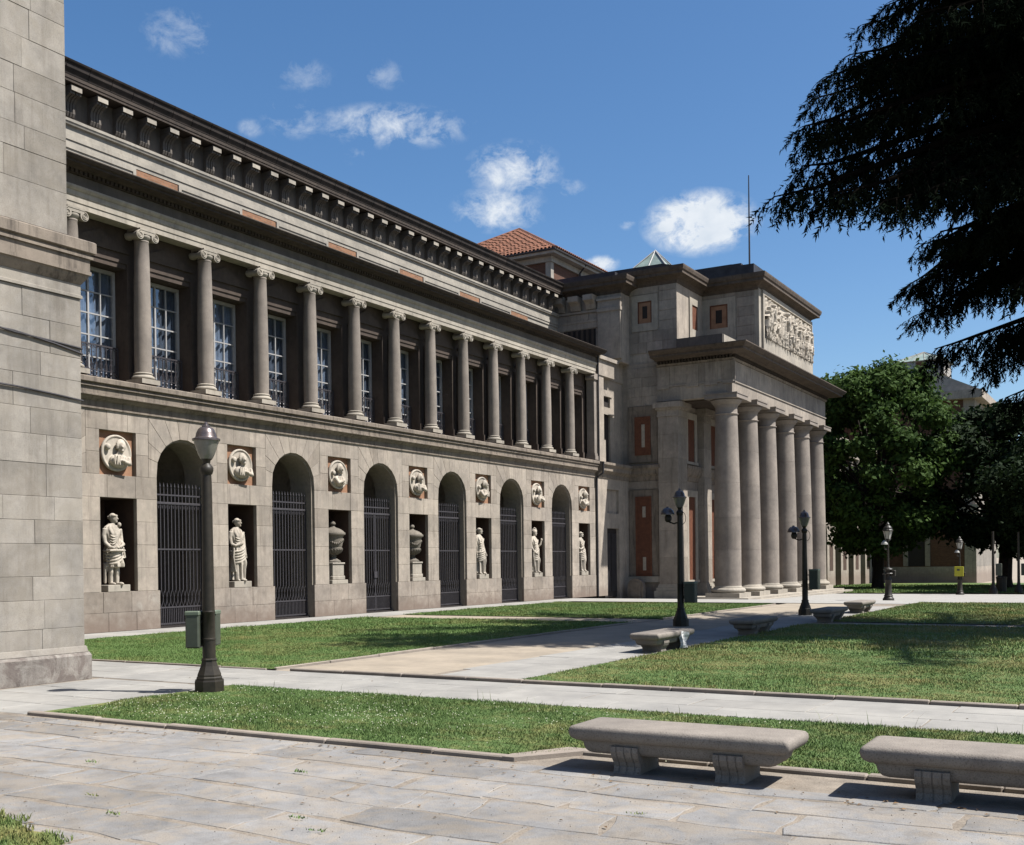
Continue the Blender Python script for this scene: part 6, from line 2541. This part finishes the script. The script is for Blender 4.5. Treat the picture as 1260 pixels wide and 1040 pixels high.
broad_tree(-17.8, 83.0, 16.4, 6.2, 9.4, 3, 'big sunlit leafy tree standing right of the porch', 'leaf', 170, 560, .40, .25)
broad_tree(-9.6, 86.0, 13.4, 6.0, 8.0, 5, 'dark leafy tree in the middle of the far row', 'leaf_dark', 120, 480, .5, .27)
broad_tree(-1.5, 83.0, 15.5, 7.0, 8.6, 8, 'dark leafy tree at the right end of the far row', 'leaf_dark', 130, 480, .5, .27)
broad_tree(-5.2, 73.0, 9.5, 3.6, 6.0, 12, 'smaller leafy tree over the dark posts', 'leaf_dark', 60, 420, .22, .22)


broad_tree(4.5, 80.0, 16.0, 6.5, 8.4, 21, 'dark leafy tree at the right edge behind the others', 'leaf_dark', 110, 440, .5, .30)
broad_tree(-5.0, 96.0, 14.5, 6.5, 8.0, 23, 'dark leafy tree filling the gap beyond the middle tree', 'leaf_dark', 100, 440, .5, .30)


# the cedars: layered boughs with hanging sprays
def spray_template(seed):
    r = np.random.default_rng(seed)
    V_, F_ = [], []
    n = 0
    for k in range(15):
        t = r.random() ** .8
        base = np.array([t * .42, 0, -.10 * t * t])
        a = r.uniform(0, 2 * np.pi)
        d = np.array([.55 + .3 * r.random(), np.cos(a) * .7, np.sin(a) * .7 - .25])
        d /= np.linalg.norm(d)
        L_ = r.uniform(.09, .18) * (1.1 - .4 * t)
        w = np.cross(d, r.normal(size=3))
        w = w / (np.linalg.norm(w) + 1e-9) * .018
        V_ += [base - w, base + w, base + d * L_]
        F_.append((n, n + 1, n + 2))
        n += 3
    w = np.array([0, .008, 0])
    V_ += [-w, w, np.array([.44, 0, -.11])]
    F_.append((n, n + 1, n + 2))
    return np.array(V_), np.array(F_)


TMPL = [spray_template(s) for s in range(5)]


def cedar_meshes(boughs, H, seed, trunk_r=.55, dens=1.0):
    r = np.random.default_rng(seed)
    tk = MB()
    tk.tube([(0, 0, -.2), (0, 0, 1.5), (.15, .1, H * .5), (.1, .0, H)], [trunk_r * 1.25, trunk_r, trunk_r * .6, .06], 14)
    limbs = MB()
    P_, D_ = [], []
    for (base_z, tip, sag) in boughs:
        A = np.array([0.05, 0.03, base_z])
        T = np.array(tip, float)
        n = 14
        L_ = np.linalg.norm(T - A)
        pts = []
        side = np.cross(T - A, [0, 0, 1.0])
        side /= np.linalg.norm(side)
        wob = r.normal(size=2) * .04 * L_
        for k in range(n + 1):
            t = k / n
            p = A + (T - A) * t + np.array([0, 0, sag * math.sin(math.pi * min(1, t * 1.05)) * (1 - .35 * t)]) + side * wob[0] * math.sin(math.pi * t) + side * wob[1] * math.sin(2 * math.pi * t)
            pts.append(p)
        r0 = .05 + .012 * L_
        limbs.tube(pts, [r0 * (1 - t / n) ** .8 + .012 for t in range(n + 1)], 7)
        # secondaries
        m = int(L_ * 7.0 * dens)
        for q in range(m):
            t = .12 + .88 * (q + r.random()) / m
            i = min(int(t * n), n - 1)
            f_ = t * n - i
            p = pts[i] * (1 - f_) + pts[i + 1] * f_
            dirv = pts[i + 1] - pts[i]
            dirv /= np.linalg.norm(dirv)
            s = 1 if q % 2 else -1
            l2 = (.45 + 1.5 * (1 - t) ** .7) * r.uniform(.6, 1.15)
            dd = dirv * r.uniform(.5, 1.0) + side * s * r.uniform(.4, 1.0) + np.array([0, 0, r.uniform(-.55, .0)])
            dd /= np.linalg.norm(dd)
            q2 = [p + dd * l2 * u - np.array([0, 0, .30 * l2 * u * u]) for u in (0, .35, .7, 1.0)]
            limbs.tube(q2, [.020, .015, .010, .005], 3, caps=False)
            ns_ = max(4, int(l2 * 12.5))
            for w in range(ns_):
                u = (w + r.random()) / ns_
                base = p + dd * l2 * u - np.array([0, 0, .30 * l2 * u * u])
                sd = dd * r.uniform(.4, 1.0) + np.cross(dd, [0, 0, 1]) * r.uniform(-.9, .9) + np.array([0, 0, r.uniform(-1.05, -.05)])
                sd /= np.linalg.norm(sd)
                P_.append(base)
                D_.append(sd)
    P_ = np.array(P_)
    D_ = np.array(D_)
    up = np.array([0, 0, 1.0])
    Y_ = np.cross(up, D_)
    Y_ /= np.linalg.norm(Y_, axis=1)[:, None] + 1e-9
    Z_ = np.cross(D_, Y_)
    sc_ = r.uniform(.75, 1.35, len(P_))
    V_, F_ = [], []
    tot = 0
    for g in range(5):
        sel = np.arange(g, len(P_), 5)
        tv, tf = TMPL[g]
        v = P_[sel][:, None, :] + sc_[sel][:, None, None] * (tv[None, :, 0:1] * D_[sel][:, None, :] + tv[None, :, 1:2] * Y_[sel][:, None, :] + tv[None, :, 2:3] * Z_[sel][:, None, :])
        k = len(tv)
        f = tf[None] + (np.arange(len(sel)) * k)[:, None, None] + tot
        tot += k * len(sel)
        V_.append(v.reshape(-1, 3))
        F_.append(f.reshape(-1, 3))
    crown = np_mesh('crown', np.concatenate(V_), np.concatenate(F_), M['cedar'])
    return tk.mesh('trunk', M['bark']), limbs.mesh('limbs', M['twig']), crown


CED = Vector((1.7, 31.0, 0))
rb = random.Random(77)
boughs = []
# boughs reaching over the lawn, seen at the top right (tips in metres from the trunk)
tips = [(-7.5, -7.8, 8.35, 10.2, 1.0), (-7.2, -7.0, 9.1, 10.9, 1.0), (-7.6, -5.0, 10.3, 11.6, 1.0), (-8.3, -3.0, 11.4, 12.2, 1.0), (-8.6, -1.0, 12.8, 13.0, .9), (-8.9, 1.2, 14.2, 13.8, .8),
        (-6.8, -7.6, 9.6, 11.0, 1.0), (-6.4, -7.9, 8.2, 10.0, .9), (-5.6, -7.6, 8.0, 9.6, .9), (-4.9, -6.2, 7.7, 9.2, .8), (-7.0, -4.0, 12.3, 12.6, .9), (-6.2, -6.6, 10.9, 11.6, .9), (-5.0, -7.4, 11.2, 12.0, .8),
        (-4.2, -6.0, 8.5, 9.8, .8), (-3.4, -6.0, 9.6, 10.6, .8), (-7.6, 0.2, 14.8, 14.0, .8), (-6.6, -2.2, 14.0, 14.2, .7), (-5.4, -5.2, 13.0, 13.4, .8), (-8.2, 3.2, 15.0, 14.4, .7), (-6.0, 1.8, 16.6, 15.6, .6),
        (-4.6, -3.6, 15.6, 15.4, .6), (-3.2, -6.2, 13.6, 13.6, .7), (-2.2, -7.6, 11.0, 11.6, .7), (-7.6, 4.6, 16.4, 15.2, .6),
        # lower boughs further right
        (-3.5, -6.1, 6.7, 8.2, .5), (-3.0, -4.6, 6.2, 7.6, .5), (-2.5, -6.8, 5.9, 7.4, .4), (-2.0, -7.0, 5.4, 6.8, .4), (-3.0, -3.2, 6.4, 7.2, .4)]
for (dx, dy, z, bz, sag) in tips:
    k_ = 1.13
    boughs.append((1.75 + (bz - 1.75) * k_, ((1.5 + dx) * k_ - CED.x, (27.5 + dy) * k_ - CED.y, 1.75 + (z - 1.75) * k_), sag * k_))
boughs.append((11.5, (.6, -10.5, 9.3), .8))
for (tx, ty, tz, bz, sag) in ((-5.6, 31.4, 9.2, 10.4, .7), (-5.5, 31.6, 10.3, 11.4, .7), (-4.0, 32.1, 7.0, 8.6, .5), (-3.6, 32.8, 6.1, 7.6, .4), (-5.0, 30.6, 8.7, 10.0, .6), (-5.0, 33.4, 10.6, 11.6, .6), (-4.4, 31.0, 11.2, 12.0, .6), (-3.2, 29.0, 7.2, 8.8, .5), (-6.2, 34.5, 9.0, 10.6, .6), (-6.8, 36.5, 10.4, 11.8, .7), (-5.4, 37.5, 11.8, 12.6, .7), (-3.2, 38.8, 12.0, 12.8, .7)):
    boughs.append((bz, (tx - CED.x, ty - CED.y, tz), sag))
for (tx, ty, tz) in ((-6.3, 22.4, 15.2), (-5.6, 21.6, 16.0), (-4.8, 21.2, 15.4), (-3.9, 21.6, 15.0), (-6.8, 24.2, 16.6), (-7.2, 26.0, 17.4), (-5.2, 23.2, 17.2), (-6.2, 23.4, 15.8), (-4.4, 22.4, 16.6)):
    boughs.append((tz + 1.6, (tx - CED.x, ty - CED.y, tz), .7))
for k in range(24):
    a = rb.uniform(-1.2, 2.6) if k % 3 else rb.uniform(-.6, 3.6)
    zb = rb.uniform(7, 19)
    L_ = (9.4 - .36 * (zb - 7)) * rb.uniform(.7, 1.0)
    boughs.append((zb, (L_ * math.cos(a), L_ * math.sin(a), zb - rb.uniform(.2, 1.6)), rb.uniform(.2, .8)))
for k in range(30):
    a = rb.uniform(2.45, 4.2)
    zb = rb.uniform(11.5, 21)
    L_ = (9.8 - .40 * (zb - 10)) * rb.uniform(.72, 1.0)
    boughs.append((zb, (L_ * math.cos(a), L_ * math.sin(a), zb - rb.uniform(.6, 2.0)), rb.uniform(.3, .9)))
tkm, lmm, crm = cedar_meshes(boughs, 22.0, 9)
ct = thing('cedar_tree', 'dark cedar with drooping boughs hanging into the top right of the view', 'tree', CED)
sub('trunk', tkm, None, ct)
sub('limbs', lmm, None, ct)
sub('crown', crm, None, ct)
